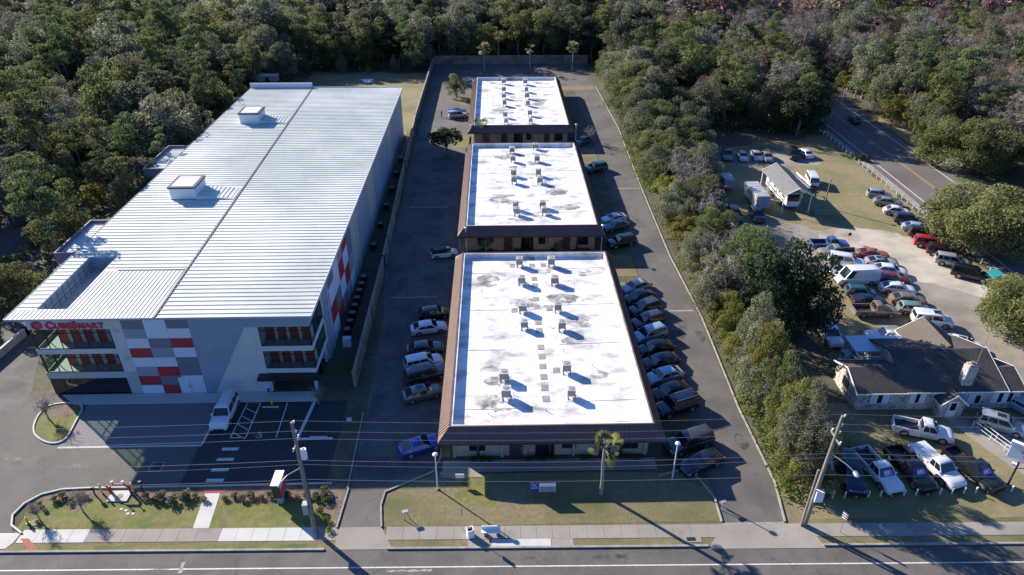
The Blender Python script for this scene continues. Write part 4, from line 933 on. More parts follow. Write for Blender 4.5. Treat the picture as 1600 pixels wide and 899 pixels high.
    if extra == 'sunroof': q = MB(); q.box(xrf-1.05,xrf-.25,-wr_*.5,wr_*.5,zr+.022,zr+.03,M['car_glass']); parts.append(('sunroof', q, 0))
    if extra == 'rails':
        q = MB(); 
        for s_ in (-1,1): q.bar((xrr+.15,s_*wr_*.86,zr+.05),(xrf-.15,s_*wr_*.86,zr+.05),.04,.04,M['rim'])
        parts.append(('roof_rails', q, 0))
    if extra == 'placard': q = pane('', [r0[1],r0[2],r1[2],r1[1]], .28,.8,.15,.7,.03,M['sign_purple']); parts.append(('price_placard', q, 0))
    wv = MB(); r_ = K['r']; sg = 16
    wv.tube([(0,-.11,0),(0,-.1,0),(0,.1,0),(0,.11,0)],[r_-.03,r_,r_,r_-.03],M['rubber'],sg)
    rm = MB(); rm.tube([(0,.111,0),(0,.118,0)],[r_*.66,r_*.62],M['rim'],12); rm.tube([(0,-.111,0),(0,-.118,0)],[r_*.66,r_*.62],M['rim'],12)
    ar = MB()
    for x in (-K['wb']*L, K['wb']*L):
        for s_ in (-1,1):
            pts = [(x+(r_+.07)*math.cos(R(a_)), s_*(W+.003), r_+(r_+.07)*math.sin(R(a_))) for a_ in range(-20,201,20)]
            ar.face(pts if s_ < 0 else pts[::-1], M['black'])
    parts.append(('wheel_arches', ar, 0))
    res = dict(parts=[(nm, mb.mesh(nm, smooth=sm)) for nm,mb,sm in parts], wheel=wv.mesh('wheel', smooth=50), rim=rm.mesh('rim'), K=K)
    if extra == 'placard':
        tm = text_mesh('4.9', .42, .004, M['sign_pink'], .01); q = [Vector(p) for p in (r0[1],r0[2],r1[2],r1[1])]
        res['num'] = (tm, q)
    VCACHE[key] = res; return res
CATN = dict(sedan=('parked_car','car'),coupe=('parked_car','car'),hatch=('parked_car','car'),suv=('parked_suv','SUV'),bigsuv=('parked_suv','SUV'),boxy=('off_road_vehicle','SUV'),van=('cargo_van','van'),bus=('camper_van','van'),pickup=('pickup_truck','pickup truck'),beetle=('parked_car','car'))
def vehicle(kind, col, f, r, label, group, extra='', z=.02):
    K = KIND[kind]; zz = .75
    A = G(f[0],f[1],zz); B = G(r[0],r[1],zz); c = (A+B)/2; ang = math.atan2(A.y-B.y, A.x-B.x)
    nm, cat = CATN[kind]; t = thing(nm, label, cat, (c.x,c.y,z), ang, group)
    V = vehicle_meshes(kind, col, extra)
    for pn, me in V['parts']: inst(pn, me, t)
    W = K['W']/2; L = K['L']
    for x in (-K['wb']*L, K['wb']*L):
        for s_ in (-1,1):
            wh = inst('wheel', V['wheel'], t); wh.location = (x, s_*(W-.1), K['r']); inst('rim', V['rim'], wh)
    if 'num' in V:
        tm, q = V['num']; o = inst('price_number', tm, t)
        ux = (q[1]-q[0]).normalized(); uy = (q[3]-q[0]+q[2]-q[1]).normalized(); n_ = ux.cross(uy); c_ = q[0].lerp(q[1],.32).lerp(q[3].lerp(q[2],.32),.28)+n_*.036
        o.matrix_local = Matrix.Translation(c_) @ Matrix((ux,uy,n_)).transposed().to_4x4()
    return t
GA = 'cars nosed up to the left side of the nearest office'; GB = 'cars parked along the right side of the nearest office'
V = vehicle
V('hatch','black',(696,486),(661,490),'small dark car farthest back in the row left of the nearest office',GA)
V('sedan','white',(694,507),(645,514),'white sedan second from the back in the row left of the nearest office',GA)
V('sedan','dgrey',(687,540),(639,546),'dark grey sedan between the white sedan and the white SUV left of the office',GA)
V('suv','white',(689,560),(634,571),'white SUV left of the nearest office',GA)
V('bigsuv','dgrey',(690,578),(642,590),'dark SUV touching close beside the white SUV left of the office',GA,'rails')
V('sedan','grey',(687,605),(632,619),'grey sedan with sunroof nearest the street end of its row left of the office',GA,'sunroof')
V('coupe','blue',(682,686),(632,702),'bright blue car parked alone by the front left corner of the nearest office',None)
V('hatch','white',(710.6,392),(677,396),'white convertible with a black top left of the gap between two offices',None,'blacktop')
V('suv','silver',(731,178),(701,180.5),'silver SUV parked left of the farthest office','cars left of the farthest office','sunroof')
V('sedan','mblue',(727,172),(700,175),'blue car half hidden behind the silver SUV left of the farthest office','cars left of the farthest office')
V('sedan','silver',(973,453),(1013,441),'silver sedan at the back end of the row right of the nearest office',GB)
V('sedan','dblue',(979,468),(1016,457),'very dark sedan beside the silver sedan right of the nearest office',GB)
V('suv','dgrey',(983,489),(1028.5,474),'dark SUV with roof rails, third from the back right of the nearest office',GB,'rails')
V('suv','dgrey',(987.6,508),(1033,494.5),'dark grey crossover, fourth from the back right of the nearest office',GB)
V('suv','lblue',(994,528),(1034,515.6),'dark SUV with pale blue roof right of the nearest office',GB)
V('sedan','black',(998,548),(1048,537),'black car just street side of the pale roofed SUV right of the office',GB)
V('sedan','dblue',(1005.7,569),(1056,557.5),'dark blue black sedan behind the light blue sedan right of the office',GB)
V('sedan','lblue',(1012.7,592),(1061.8,579),'light blue sedan right of the nearest office',GB)
V('sedan','black',(1019.7,618),(1073.5,602),'black sedan on the street side of the light blue sedan right of the office',GB)
V('bigsuv','dblue',(1026.7,643),(1086,624.5),'large black SUV with roof rails at the street end of its row',GB,'rails')
V('bigsuv','dgrey',(1045.4,700),(1106,681),'big dark SUV with sunlit grey roof near the front right corner of the office',None)
V('sedan','dblue',(1064,735),(1126,707),'long dark sedan parked closest to the lawn and lamp post by the right drive',None)
GC = 'cars right of the middle office'
V('coupe','white',(939,344),(977,336.5),'white hatchback right of the middle office',GC)
V('sedan','teal',(944,356.6),(979,347.5),'dark green sedan next to the white hatchback right of the middle office',GC)
V('suv','dgreen',(951.5,381),(989,373.5),'black green SUV at the gap between the nearest and middle offices',GC)
V('suv','teal',(917,264),(944,259.5),'dark teal SUV at the back right corner of the middle office',None)
V('sedan','dgrey',(902.6,223),(919,216),'dark car half hidden by a bare bush right of the farthest office',None)
V('bigsuv','white',(342,664),(360,623),'white SUV parked in front of the storage building by the hatched bay',None,'rails')
GP = 'pickup trucks lined up in the front lot'
V('suv','green',(1289,762),(1286,722),'pale green car half hidden by the hedge and the utility pole','vehicles lined up in the front lot')
V('bigsuv','dblue',(1337,763),(1321,717),'dark navy SUV leftmost of the pickups behind the white posts','vehicles lined up in the front lot')
V('pickup','white',(1399,764),(1345,705),'white pickup truck with an open empty bed and a windscreen placard',GP,'placard')
V('pickup','black',(1451,763),(1396,703),'black pickup truck between the two white ones',GP,'placard')
V('pickup','white',(1497,757),(1433,699),'white pickup truck with a covered bed',GP,'cover')
V('pickup','dgreen',(1553,757),(1491,709),'dark pickup truck rightmost of the row by the handrails',GP,'placard')
V('pickup','white',(1484,680),(1401,662),'white pickup truck parked sideways in front of the stone house',None)
V('suv','silver',(1600,672),(1531,652),'silver SUV on the concrete forecourt of the stone house',None,'sunroof')
V('sedan','lblue',(1612,640),(1581,624),'pale car nose out at the right end of the stone house',None)
V('pickup','white',(1309,541),(1282,500),'white pickup truck alone under the big dark tree left of the stone house',None)
GD = 'vehicles parked in two lines beside the gravel'
V('pickup','mblue',(1325,381),(1267,381),'blue crew cab pickup at the back of the gravel lot',GD)
V('pickup','tan',(1280,394),(1337,394.5),'pale silver pickup nose left beside the blue one',GD)
V('coupe','orange',(1387,397),(1342,394),'orange red coupe at the back of the gravel lot',GD)
V('bigsuv','white',(1344,411.5),(1301.6,405),'white SUV just behind the tall white van',GD)
V('sedan','silver',(1300,423),(1340,420),'silver sedan squeezed between white SUV and white van',GD)
V('coupe','silver',(1401,409),(1355,407),'pale silver coupe beside the orange coupe',GD,'sunroof')
V('sedan','white',(1414.7,424),(1367,418),'white sedan beside the dark red car',GD)
V('van','white',(1306,436),(1369,434),'tall white cargo van in the gravel lot',GD)
V('sedan','dred',(1419,437),(1372,433),'dark red sedan between two white sedans',GD)
V('sedan','white',(1428,451.5),(1377,447),'white sedan on the street side of the dark red one, near the van rear',GD)
V('hatch','teal',(1370.7,457),(1320,453),'dark teal wagon in front of the tall white van',GD)
V('sedan','gold',(1446.8,469),(1393,465),'bronze brown sedan with a paper in its rear window',GD)
V('coupe','dblue',(1384,469),(1334,467),'dark blue car behind the brown pickup',GD)
V('pickup','gold',(1402,485),(1332,484),'old brown pickup truck in the gravel lot',GD)
V('hatch','green',(1452,483),(1406,479.5),'green hatchback behind the boxy white off road vehicle',GD)
V('boxy','white',(1486,503),(1427,497),'boxy white off road vehicle with a flat roof and three side windows',GD,'sunroof')
V('pickup','white',(1360,525),(1421,528),'white pickup truck half behind the rear wing of the stone house',None)
V('sedan','white',(1529,541),(1481,531),'white sedan with a sunroof behind the stone house roof',None,'sunroof')
GE = 'cars lined up beside the side road posts'
V('hatch','silver',(1390.6,304),(1357.6,301),'silver car at the far end of the line by the side road posts',GE)
V('sedan','tan',(1405,316.5),(1371,313),'beige sedan second in the line by the side road',GE)
V('beetle','white',(1418,330.5),(1385,327),'white rounded car third in the line by the side road',GE)
V('suv','dblue',(1439,345),(1403,341),'dark blue SUV fourth in the line by the side road',GE)
V('sedan','lblue',(1450,357),(1419,353),'light blue sedan behind the dark blue SUVs under the tree edge',GE)
V('suv','dblue',(1462,366),(1426,362),'dark navy SUV just behind the red one',GE)
V('suv','red',(1472,381.5),(1435,376.5),'red SUV by the big round tree',GE)
V('suv','maroon',(1494,395),(1454,389),'dark purple SUV beside the red SUV',GE)
V('suv','silver',(1511,411),(1465,403.5),'silver hatchback SUV next to the end of the line by the gravel',GE)
V('bigsuv','black',(1541,433),(1495,423),'black SUV nearest the teal dumpster',GE)
GF = 'cars in the shade of the far lot'
V('pickup','grey',(1137.5,250),(1135,232),'grey pickup leftmost in the shaded far lot',GF)
V('sedan','silver',(1164,250),(1157,236),'silver sedan second from the left in the shaded far lot',GF)
V('sedan','silver',(1187,249.5),(1178,235.5),'silver sedan in the middle of the shaded far lot group',GF)
V('sedan','tan',(1203,251),(1195,237),'beige sedan fourth from the left in the shaded far lot',GF)
V('suv','black',(1243.5,248),(1238.5,234),'black SUV in the shade right of the far lot cars',GF)
V('sedan','white',(1250,234),(1263.5,242),'white car parked askew beside the black SUV in the far lot',GF)
V('suv','black',(1151.7,342),(1144,328),'black SUV left of two under the trees beside the box trailer',None)
V('suv','dblue',(1188,343),(1177,328.5),'dark SUV right of two under the trees beside the box trailer',None)
V('bus','white',(1274,291),(1264,272),'white camper van with flat roof beside the carport',None)
V('sedan','dblue',(1330,180),(1341,192),'dark blue car driving on the shaded side road',None)
V('suv','silver',(1165,430),(1149,419),'pale car glimpsed through the hedge trees beside the lot',None)

# motor home under the carport
t = thing('motor_home', 'white motor home with big windscreen under the carport', 'motor home', (51.0,116.6,.02), R(-90))
q = MB(); L = 10.2; q.box(-L/2,L/2-.7,-1.25,1.25,.55,3.1,M['white_trim']); q.add([(L/2-.7,-1.25,.55),(L/2-.7,1.25,.55),(L/2-.7,1.25,3.1),(L/2-.7,-1.25,3.1),(L/2,-1.1,.55),(L/2,1.1,.55),(L/2+.02,1.12,1.4),(L/2+.02,-1.12,1.4),(L/2-.25,1.15,2.9),(L/2-.25,-1.15,2.9)],
   [(4,5,6,7),(7,6,8,9),(9,8,2,3),(0,4,7,9,3),(1,2,8,6,5),(0,1,5,4)],M['white_trim']); q.build('body', t)
q = MB(); q.face([(L/2+.03,-1.02,1.5),(L/2+.03,1.02,1.5),(L/2-.2,1.05,2.75),(L/2-.2,-1.05,2.75)],M['car_glass']); q.build('windscreen', t)
for x in (-3.2,-.8,1.6,3.4):
    for s_ in (-1,1):
        q = MB(); q.box(x-.5,x+.5,s_*1.26-.008,s_*1.26+.008,1.7,2.5,M['car_glass']); q.build('side_window', t)
q = MB(); 
for s_ in (-1,1): q.box(-L/2+.3,L/2-.8,s_*1.262-.008,s_*1.262+.008,1.05,1.25,M['dark_glass'])
q.build('side_stripe', t)
for s_ in (-1,1):
    q = MB(); q.box(L/2-.02,L/2+.035,s_*.85-.2,s_*.85+.2,.85,1.05,M['lamp_glass']); q.build('headlight', t)
    q = MB(); q.box(L/2-.35,L/2-.2,s_*1.5-.1,s_*1.5+.1,2.1,2.5,M['white_trim']); q.bar((L/2-.3,s_*1.2,2.55),(L/2-.28,s_*1.5,2.5),.05,.05,M['white_trim']); q.build('mirror', t)
    for x in (-2.6,3.3):
        q = MB(); q.tube([(x,s_*.95,.45),(x,s_*1.24,.45)],.45,M['rubber'],16); wv = q.build('wheel', t); q = MB(); q.tube([(x,s_*1.24,.45),(x,s_*1.26,.45)],.24,M['rim'],12); q.build('rim', wv)
# open car trailer beside the carport
t = thing('flatbed_trailer', 'open car trailer with white side rails between the carport and the camper van', 'trailer', (56.3,122.6,0), R(-86))
q = MB(); q.box(-3.6,3.6,-1.1,1.1,.5,.6,M['black']); q.build('deck', t)
q = MB()
for s_ in (-1,1): q.box(-3.6,2.4,s_*1.15-.06,s_*1.15+.06,.6,.95,M['white_trim']); q.bar((-3.4,s_*.5,.62),(3.4,s_*.5,.62),.35,.03,M['steel'])
q.build('side_rail', t)
q = MB(); q.bar((3.6,-.5,.5),(5.0,0,.5),.09,.1,M['black']); q.bar((3.6,.5,.5),(5.0,0,.5),.09,.1,M['black']); q.build('drawbar', t)
for s_ in (-1,1):
    for x in (-.6,.3):
        q = MB(); q.tube([(x,s_*.98,.35),(x,s_*1.22,.35)],.35,M['rubber'],14); wv = q.build('wheel', t); q = MB(); q.tube([(x,s_*1.22,.35),(x,s_*1.24,.35)],.18,M['rim'],12); q.build('rim', wv)
# small utility cart by the stone house
c = G(1321,570,0); t = thing('utility_cart', 'small cart with pale blue roof behind the stone house left gable', 'golf cart', (c.x,c.y,.02), R(200))
q = MB(); q.box(-1.1,1.1,-.55,.55,.25,.6,M['black']); q.add([(.5,-.55,.6),(1.1,-.5,.6),(1.1,.5,.6),(.5,.55,.6),(.6,-.5,.95),(.95,-.45,.85),(.95,.45,.85),(.6,.5,.95)],[(0,1,5,4),(1,2,6,5),(2,3,7,6),(3,0,4,7),(4,5,6,7)],M['white_trim']); q.build('body', t)
q = MB(); q.box(-.95,.75,-.6,.6,1.82,1.9,mat('cart_roof',(.25,.4,.5),.5)); q.build('roof', t)
q = MB()
for x in (-.85,.65):
    for y in (-.5,.5): q.tube([(x,y,.6),(x,y,1.82)],.02,M['black'],6)
q.build('roof_post', t)
q = MB(); q.box(-.5,.1,-.5,.5,.6,.8,M['white_trim']); q.box(-.6,-.5,-.5,.5,.7,1.2,M['white_trim']); q.build('seat', t)
for x in (-.75,.75):
    for y in (-.52,.52):
        q = MB(); q.tube([(x,y-.08,.22),(x,y+.08,.22)],.22,M['rubber'],12); q.build('wheel', t)
# ---------------------------------------------------------------- vegetation
def leaf_mat(name, a, b, c, rnd=.22, hue=.025, trans=.48):
    m = bpy.data.materials.new(name); m.use_nodes = True; n = m.node_tree.nodes; l = m.node_tree.links; p = n['Principled BSDF']
    p.inputs['Roughness'].default_value = .75; p.inputs['Specular IOR Level'].default_value = .15
    at = n.new('ShaderNodeAttribute'); at.attribute_name = 'v'; cr = n.new('ShaderNodeValToRGB'); e = cr.color_ramp.elements
    e[0].color = (*a,1); e[0].position = .1; e[1].color = (*c,1); e[1].position = 1.0; x = e.new(.6); x.color = (*b,1); l.new(at.outputs['Fac'], cr.inputs[0])
    oi = n.new('ShaderNodeObjectInfo'); hs = n.new('ShaderNodeHueSaturation'); l.new(cr.outputs[0], hs.inputs['Color'])
    at2 = n.new('ShaderNodeAttribute'); at2.attribute_name = 't'; ad = n.new('ShaderNodeMath'); ad.operation = 'ADD'; l.new(oi.outputs['Random'], ad.inputs[0]); l.new(at2.outputs['Fac'], ad.inputs[1])
    fr = n.new('ShaderNodeMath'); fr.operation = 'FRACT'; l.new(ad.outputs[0], fr.inputs[0])
    mr = n.new('ShaderNodeMapRange'); mr.inputs[3].default_value = 1-rnd; mr.inputs[4].default_value = 1+rnd; l.new(fr.outputs[0], mr.inputs[0]); l.new(mr.outputs[0], hs.inputs['Value'])
    m3 = n.new('ShaderNodeMath'); m3.operation = 'MULTIPLY'; m3.inputs[1].default_value = 5.7; l.new(ad.outputs[0], m3.inputs[0]); f2 = n.new('ShaderNodeMath'); f2.operation = 'FRACT'; l.new(m3.outputs[0], f2.inputs[0])
    mr2 = n.new('ShaderNodeMapRange'); mr2.inputs[3].default_value = .5-hue; mr2.inputs[4].default_value = .5+hue; l.new(f2.outputs[0], mr2.inputs[0]); l.new(mr2.outputs[0], hs.inputs['Hue'])
    l.new(hs.outputs[0], p.inputs['Base Color'])
    tr = n.new('ShaderNodeBsdfTranslucent'); ms = n.new('ShaderNodeMixShader'); ms.inputs[0].default_value = trans; l.new(hs.outputs[0], tr.inputs[0])
    l.new(p.outputs[0], ms.inputs[1]); l.new(tr.outputs[0], ms.inputs[2]); l.new(ms.outputs[0], n['Material Output'].inputs[0]); return m
LM = dict(
    oak=leaf_mat('oak_leaves', (.09,.112,.042), (.145,.17,.062), (.23,.245,.11)),
    mossy=leaf_mat('mossy_oak_leaves', (.125,.14,.085), (.19,.2,.122), (.29,.295,.21)),
    pine=leaf_mat('pine_needles', (.08,.108,.042), (.13,.165,.062), (.2,.235,.1)),
    yellow=leaf_mat('yellow_green_leaves', (.14,.15,.038), (.215,.215,.056), (.31,.295,.11)),
    dark=leaf_mat('dark_leaves', (.025,.038,.018), (.042,.06,.026), (.075,.095,.045), .12, trans=.25),
    bare=leaf_mat('grey_twigs', (.15,.13,.115), (.22,.195,.17), (.3,.27,.24), .2, .02, .1),
    russet=leaf_mat('russet_twigs', (.2,.12,.095), (.26,.165,.135), (.32,.22,.18), .15, .02, .15),
    palm=leaf_mat('palm_fronds', (.11,.14,.04), (.22,.24,.07), (.42,.38,.14), .1),
    ivy=leaf_mat('bright_low_leaves', (.085,.13,.025), (.13,.18,.035), (.2,.23,.07), .2),
    shrub=leaf_mat('shrub_leaves', (.1,.115,.06), (.16,.17,.1), (.26,.25,.17), .15))
def quad_mesh(name, C, U, V, var, m, tv=None):
    n = len(C); P = np.empty((n,4,3), np.float32); P[:,0] = C-U-V; P[:,1] = C+U-V*.6; P[:,2] = C+U*.7+V; P[:,3] = C-U*.8+V*.8
    me = bpy.data.meshes.new(name); me.vertices.add(n*4); me.vertices.foreach_set('co', P.ravel())
    me.loops.add(n*4); me.loops.foreach_set('vertex_index', np.arange(n*4, dtype=np.int32))
    me.polygons.add(n); me.polygons.foreach_set('loop_start', np.arange(0,n*4,4,dtype=np.int32)); me.polygons.foreach_set('loop_total', np.full(n,4,np.int32))
    me.update(calc_edges=True)
    a = me.attributes.new('v', 'FLOAT', 'FACE'); a.data.foreach_set('value', var.astype(np.float32))
    if tv is not None: a = me.attributes.new('t', 'FLOAT', 'FACE'); a.data.foreach_set('value', tv.astype(np.float32))
    me.materials.append(m); return me
def cloud(rs, clumps, per, size, flat=.8, droop=0.0, asp=.6):
    Cs=[];Us=[];Vs=[];vs=[]
    for (c, r, sq) in clumps:
        k = max(6, int(per*(r**2)))
        d = rs.normal(size=(k,3)); d /= np.linalg.norm(d,axis=1)[:,None]; d[:,2] = np.abs(d[:,2])*np.where(rs.rand(k)<.22,-1,1)
        rad = r*(.55+.5*rs.rand(k)**.6); p = np.array(c)+d*rad[:,None]*np.array([1,1,sq])
        if droop: p[:,2] -= droop*rs.rand(k)**2*r
        nrm = d*.6+rs.normal(size=(k,3))*.55+np.array([0,0,.45]); nrm /= np.linalg.norm(nrm,axis=1)[:,None]
        u = np.cross(nrm, rs.normal(size=(k,3))); u /= np.linalg.norm(u,axis=1)[:,None]; v = np.cross(nrm,u)
        s = size*(.6+.8*rs.rand(k)); Cs.append(p); Us.append(u*s[:,None]*.5); Vs.append(v*s[:,None]*.5*asp)
        base = rs.rand()*.45; vs.append(np.clip(base+rs.rand(k)*.55,0,1))
    return np.concatenate(Cs),np.concatenate(Us),np.concatenate(Vs),np.concatenate(vs)
def limb(mb, a, b, r0, r1, rs, m, k=4, sag=.12):
    a = np.array(a); b = np.array(b); L = np.linalg.norm(b-a); pts = [a]
    for i in range(1,k): f = i/k; pts.append(a+(b-a)*f+rs.normal(size=3)*L*sag*.35+np.array([0,0,L*sag*math.sin(math.pi*f)*.6]))
    pts.append(b); mb.tube([tuple(p) for p in pts], [r0+(r1-r0)*i/k for i in range(k+1)], m, 6, False); return pts
def make_tree(kind, seed, size, per, H=11, Rr=4.5, low=False):
    rs = np.random.RandomState(seed); mb = MB(); clumps = []; bm_ = M['bark']; lm = LM.get(kind, LM['oak']); asp = .6; droop = 0
    if kind in ('oak','mossy','dark','yellow'):
        zc = H*(.5 if low else .6); rz_ = H*(.46 if low else .38); n = int((30 if low else 26)+Rr*(5 if low else 3.4))
        lob = [(rs.uniform(0,6.28), rs.uniform(.35,.8)) for _ in range(5)]
        for i in range(n):
            th = rs.uniform(0,2*math.pi); u = rs.uniform(-.9 if low else -.35,1); rr = math.sqrt(max(0,1-u*u)); wv = 1+.18*math.sin(2*th+lob[0][0])+.12*math.sin(3*th+lob[1][0])
            q = rs.uniform(.62,.98) if i > n*.22 else rs.uniform(.1,.5)
            r = Rr*rs.uniform(.2,.34)
            clumps.append(((Rr*rr*q*wv*math.cos(th), Rr*rr*q*wv*math.sin(th), zc+rz_*u*q), r, rs.uniform(.6,.85)))
        droop = .9 if kind == 'mossy' else .2
        fork = (rs.uniform(-.3,.3), rs.uniform(-.3,.3), H*.3); limb(mb, (0,0,-.3), fork, .34*H/11, .26*H/11, rs, bm_, 3, .03)
        for c,r,_ in sorted(clumps, key=lambda c_: -c_[1])[:12]: limb(mb, fork, (c[0]*.85,c[1]*.85,c[2]-.2), .15*H/11, .035, rs, bm_)
    elif kind == 'pine':
        lean = rs.uniform(-.6,.6,2); top = (lean[0],lean[1],H*.96); limb(mb,(0,0,-.3),top,.24,.05,rs,bm_,5,.015)
        for i in range(26):
            f = rs.uniform(.48,1.0); rad = Rr*(1.15-f)*1.5*rs.uniform(.35,1); rad = min(rad,Rr); th = rs.uniform(0,6.28)
            c = (lean[0]*f+rad*math.cos(th), lean[1]*f+rad*math.sin(th), H*f+rs.uniform(-.2,.6)); clumps.append((c, rs.uniform(.7,1.35), .55)); 
            if i%2 == 0: limb(mb,(lean[0]*f,lean[1]*f,H*f-.6),c,.06,.02,rs,bm_,3,.05)
        asp = .35
    elif kind in ('bare','russet'):
        bm_ = M['bark_pale'] if kind == 'bare' else bm_
        fork = (0,0,H*.28); limb(mb,(0,0,-.3),fork,.26,.2,rs,bm_,3,.03); tips = []
        for i in range(9):
            th = rs.uniform(0,6.28); u = rs.uniform(.35,1); c = (Rr*.75*math.cos(th)*math.sqrt(max(.05,1-u*u*.8)), Rr*.75*math.sin(th)*math.sqrt(max(.05,1-u*u*.8)), H*(.45+.45*u)); pts = limb(mb,fork,c,.15,.06,rs,bm_,4,.15)
            for j in range(5):
                b0 = pts[rs.randint(1,5)]; e = b0+rs.normal(size=3)*np.array([1.2,1.2,.9])*Rr/4.5+np.array([0,0,.7]); limb(mb,b0,e,.055,.022,rs,bm_,3,.2); tips.append(e)
                for _ in range(2): e2 = e+rs.normal(size=3)*.8; limb(mb,e,e2,.028,.01,rs,bm_,2,.2); tips.append(e2)
        for e in tips: clumps.append((tuple(e), rs.uniform(.5,.9)*Rr/4.5, .9))
        asp = .055
    C,U,V_,v = cloud(rs, clumps, per, size, droop=droop, asp=asp)
    return quad_mesh('crown', C,U,V_,v,lm), mb.mesh('trunk', smooth=60)
PROTO = {}
def protos(key, kind, n, size, per, H, Rr, s0, low=False): PROTO[key] = [make_tree(kind, s0+i, size, per, H*(1+.08*i-.1), Rr*(1+.06*(i%3)-.06), low) for i in range(n)]
protos('f_oak','oak',4,.34,85,14,5.3,10,True); protos('f_mossy','mossy',4,.34,85,14,5.2,20,True); protos('f_pine','pine',3,.42,110,19,3.8,30)
protos('f_bare','bare',3,.9,30,12,4.4,40); protos('f_russet','russet',2,.9,30,12,4.2,50); protos('f_yellow','yellow',2,.34,85,9.5,4.1,60,True); protos('f_dark','dark',2,.38,70,13,5.2,65,True)
protos('n_oak','oak',3,.2,250,8.6,3.8,70,True); protos('n_mossy','mossy',3,.2,250,8.6,3.8,80,True); protos('n_yellow','yellow',3,.19,280,7,3.2,90,True); protos('n_bare','bare',3,.75,34,8,3.0,100)
protos('n_dark','dark',1,.3,120,11.5,6.2,110,True); protos('big','oak',2,.32,105,11.0,8.6,120,True)
def tree(key, x, y, s, label, group=None, idx=None, rz=None, name=None, cat='tree', sz=None):
    pr = PROTO[key]; me = pr[(idx if idx is not None else rng.randrange(len(pr)))%len(pr)]
    t = thing(name or 'tree', label, cat, (x,y,0), rng.uniform(0,6.28) if rz is None else rz, group); t.scale = (s,s,(sz or s))
    inst('trunk', me[1], t); inst('crown', me[0], t); return t
NMK = {'f_oak':'rounded green oak','f_mossy':'grey green moss hung oak','f_pine':'tall pine with feathery crown','f_bare':'leafless grey tree','f_russet':'russet twigged leafless tree','f_yellow':'yellow green tree','f_dark':'dark evergreen oak'}
NM2 = {'f_oak':'oak_tree','f_mossy':'oak_tree','f_pine':'pine_tree','f_bare':'bare_tree','f_russet':'bare_tree','f_yellow':'tree','f_dark':'oak_tree'}
def inframe(x, y, z=8, mg=120):
    px, py = proj(x,y,z); return -mg < px < 1600+mg and py < 1000
fr = random.Random(5); NF = 0
def scatter(zone, x0, x1, y0, y1, step, ok, wts, hmax=None, smin=.8, smax=1.15):
    global NF
    y = y0; row = 0
    while y < y1:
        x = x0 + (step/2 if row%2 else 0)
        while x < x1:
            px_, py_ = x+fr.uniform(-.32,.32)*step, y+fr.uniform(-.32,.32)*step
            if ok(px_,py_) and inframe(px_,py_):
                k = fr.choices(list(wts), [v_*(3.2 if (k_ in ('f_bare','f_russet') and py_ > 188 and px_ > 30) else 1) for k_,v_ in wts.items()])[0]; s = fr.uniform(smin,smax)*(1.22 if fr.random() < .22 else 1)
                H = {'f_pine':19,'f_yellow':9.5,'f_dark':13}.get(k,14.3)
                if hmax is not None:
                    hm = hmax(px_,py_)
                    if H*s > hm: s = max(.38, hm/H)
                tree(k, px_, py_, s, '%s in the %s' % (NMK[k], zone), 'trees in the '+zone, name=NM2[k]); NF += 1
            x += step
        y += step*.86; row += 1
# left wood
def okL(x,y):
    if x > -55.5-(.02*(y-60)): return False
    if y > 205 and x > -56: return False
    if -63 < x < -57 and 95 > y: return False            # side drive
    if -80 < x < -64 and 88 < y < 104 : return fr.random() < .35
    if y < 76: return x < -66 and y > 72
    return True
def hL(x,y): return min(8.5 if y < 88 else 99, max(5.5, 10.0 + max(0, -52-x)/1.6))
scatter('woods left of the storage building', -200, -53, 66, 246, 8.0, okL, dict(f_oak=4,f_mossy=4,f_pine=2.2,f_bare=1.2,f_yellow=1.3,f_dark=.8), hL)
# back wood
def okB(x,y): return y > 218.5 if -19 < x < 28 else y > 207
def hB(x,y): return 14+(y-214)*.25
scatter('woods behind the offices', -56, 42, 208, 250, 7.6, okB, dict(f_dark=4,f_oak=3,f_mossy=2,f_pine=1.4), hB)
# wood between the lots and the side road, behind the far lot
def okM(x,y):
    if x > 72.5: return False
    if x > 70.5: return y > 162
    return y > 150 and x > 36+(y-150)*-.06
scatter('woods behind the far car lot', 34, 71, 150, 250, 7.8, okM, dict(f_dark=4,f_oak=3,f_mossy=2,f_russet=.8,f_bare=.6,f_yellow=.5), lambda x,y: 16.5 if x > 54 else 13.5+(y-150)*.05)
# wood right of the side road
def okR(x,y):
    if x < 88.8: return y > 196 and x > 71
    if x < 91.5: return y > 150
    if 89 < x < 99 and 125 < y < 138: return False
    if x < 99 and y < 126: return False
    return True
scatter('woods right of the side road', 71, 260, 104, 250, 7.2, okR, dict(f_oak=3.2,f_mossy=2.6,f_bare=3.0,f_russet=2.4,f_yellow=1.6,f_pine=1.2), lambda x,y: 16)
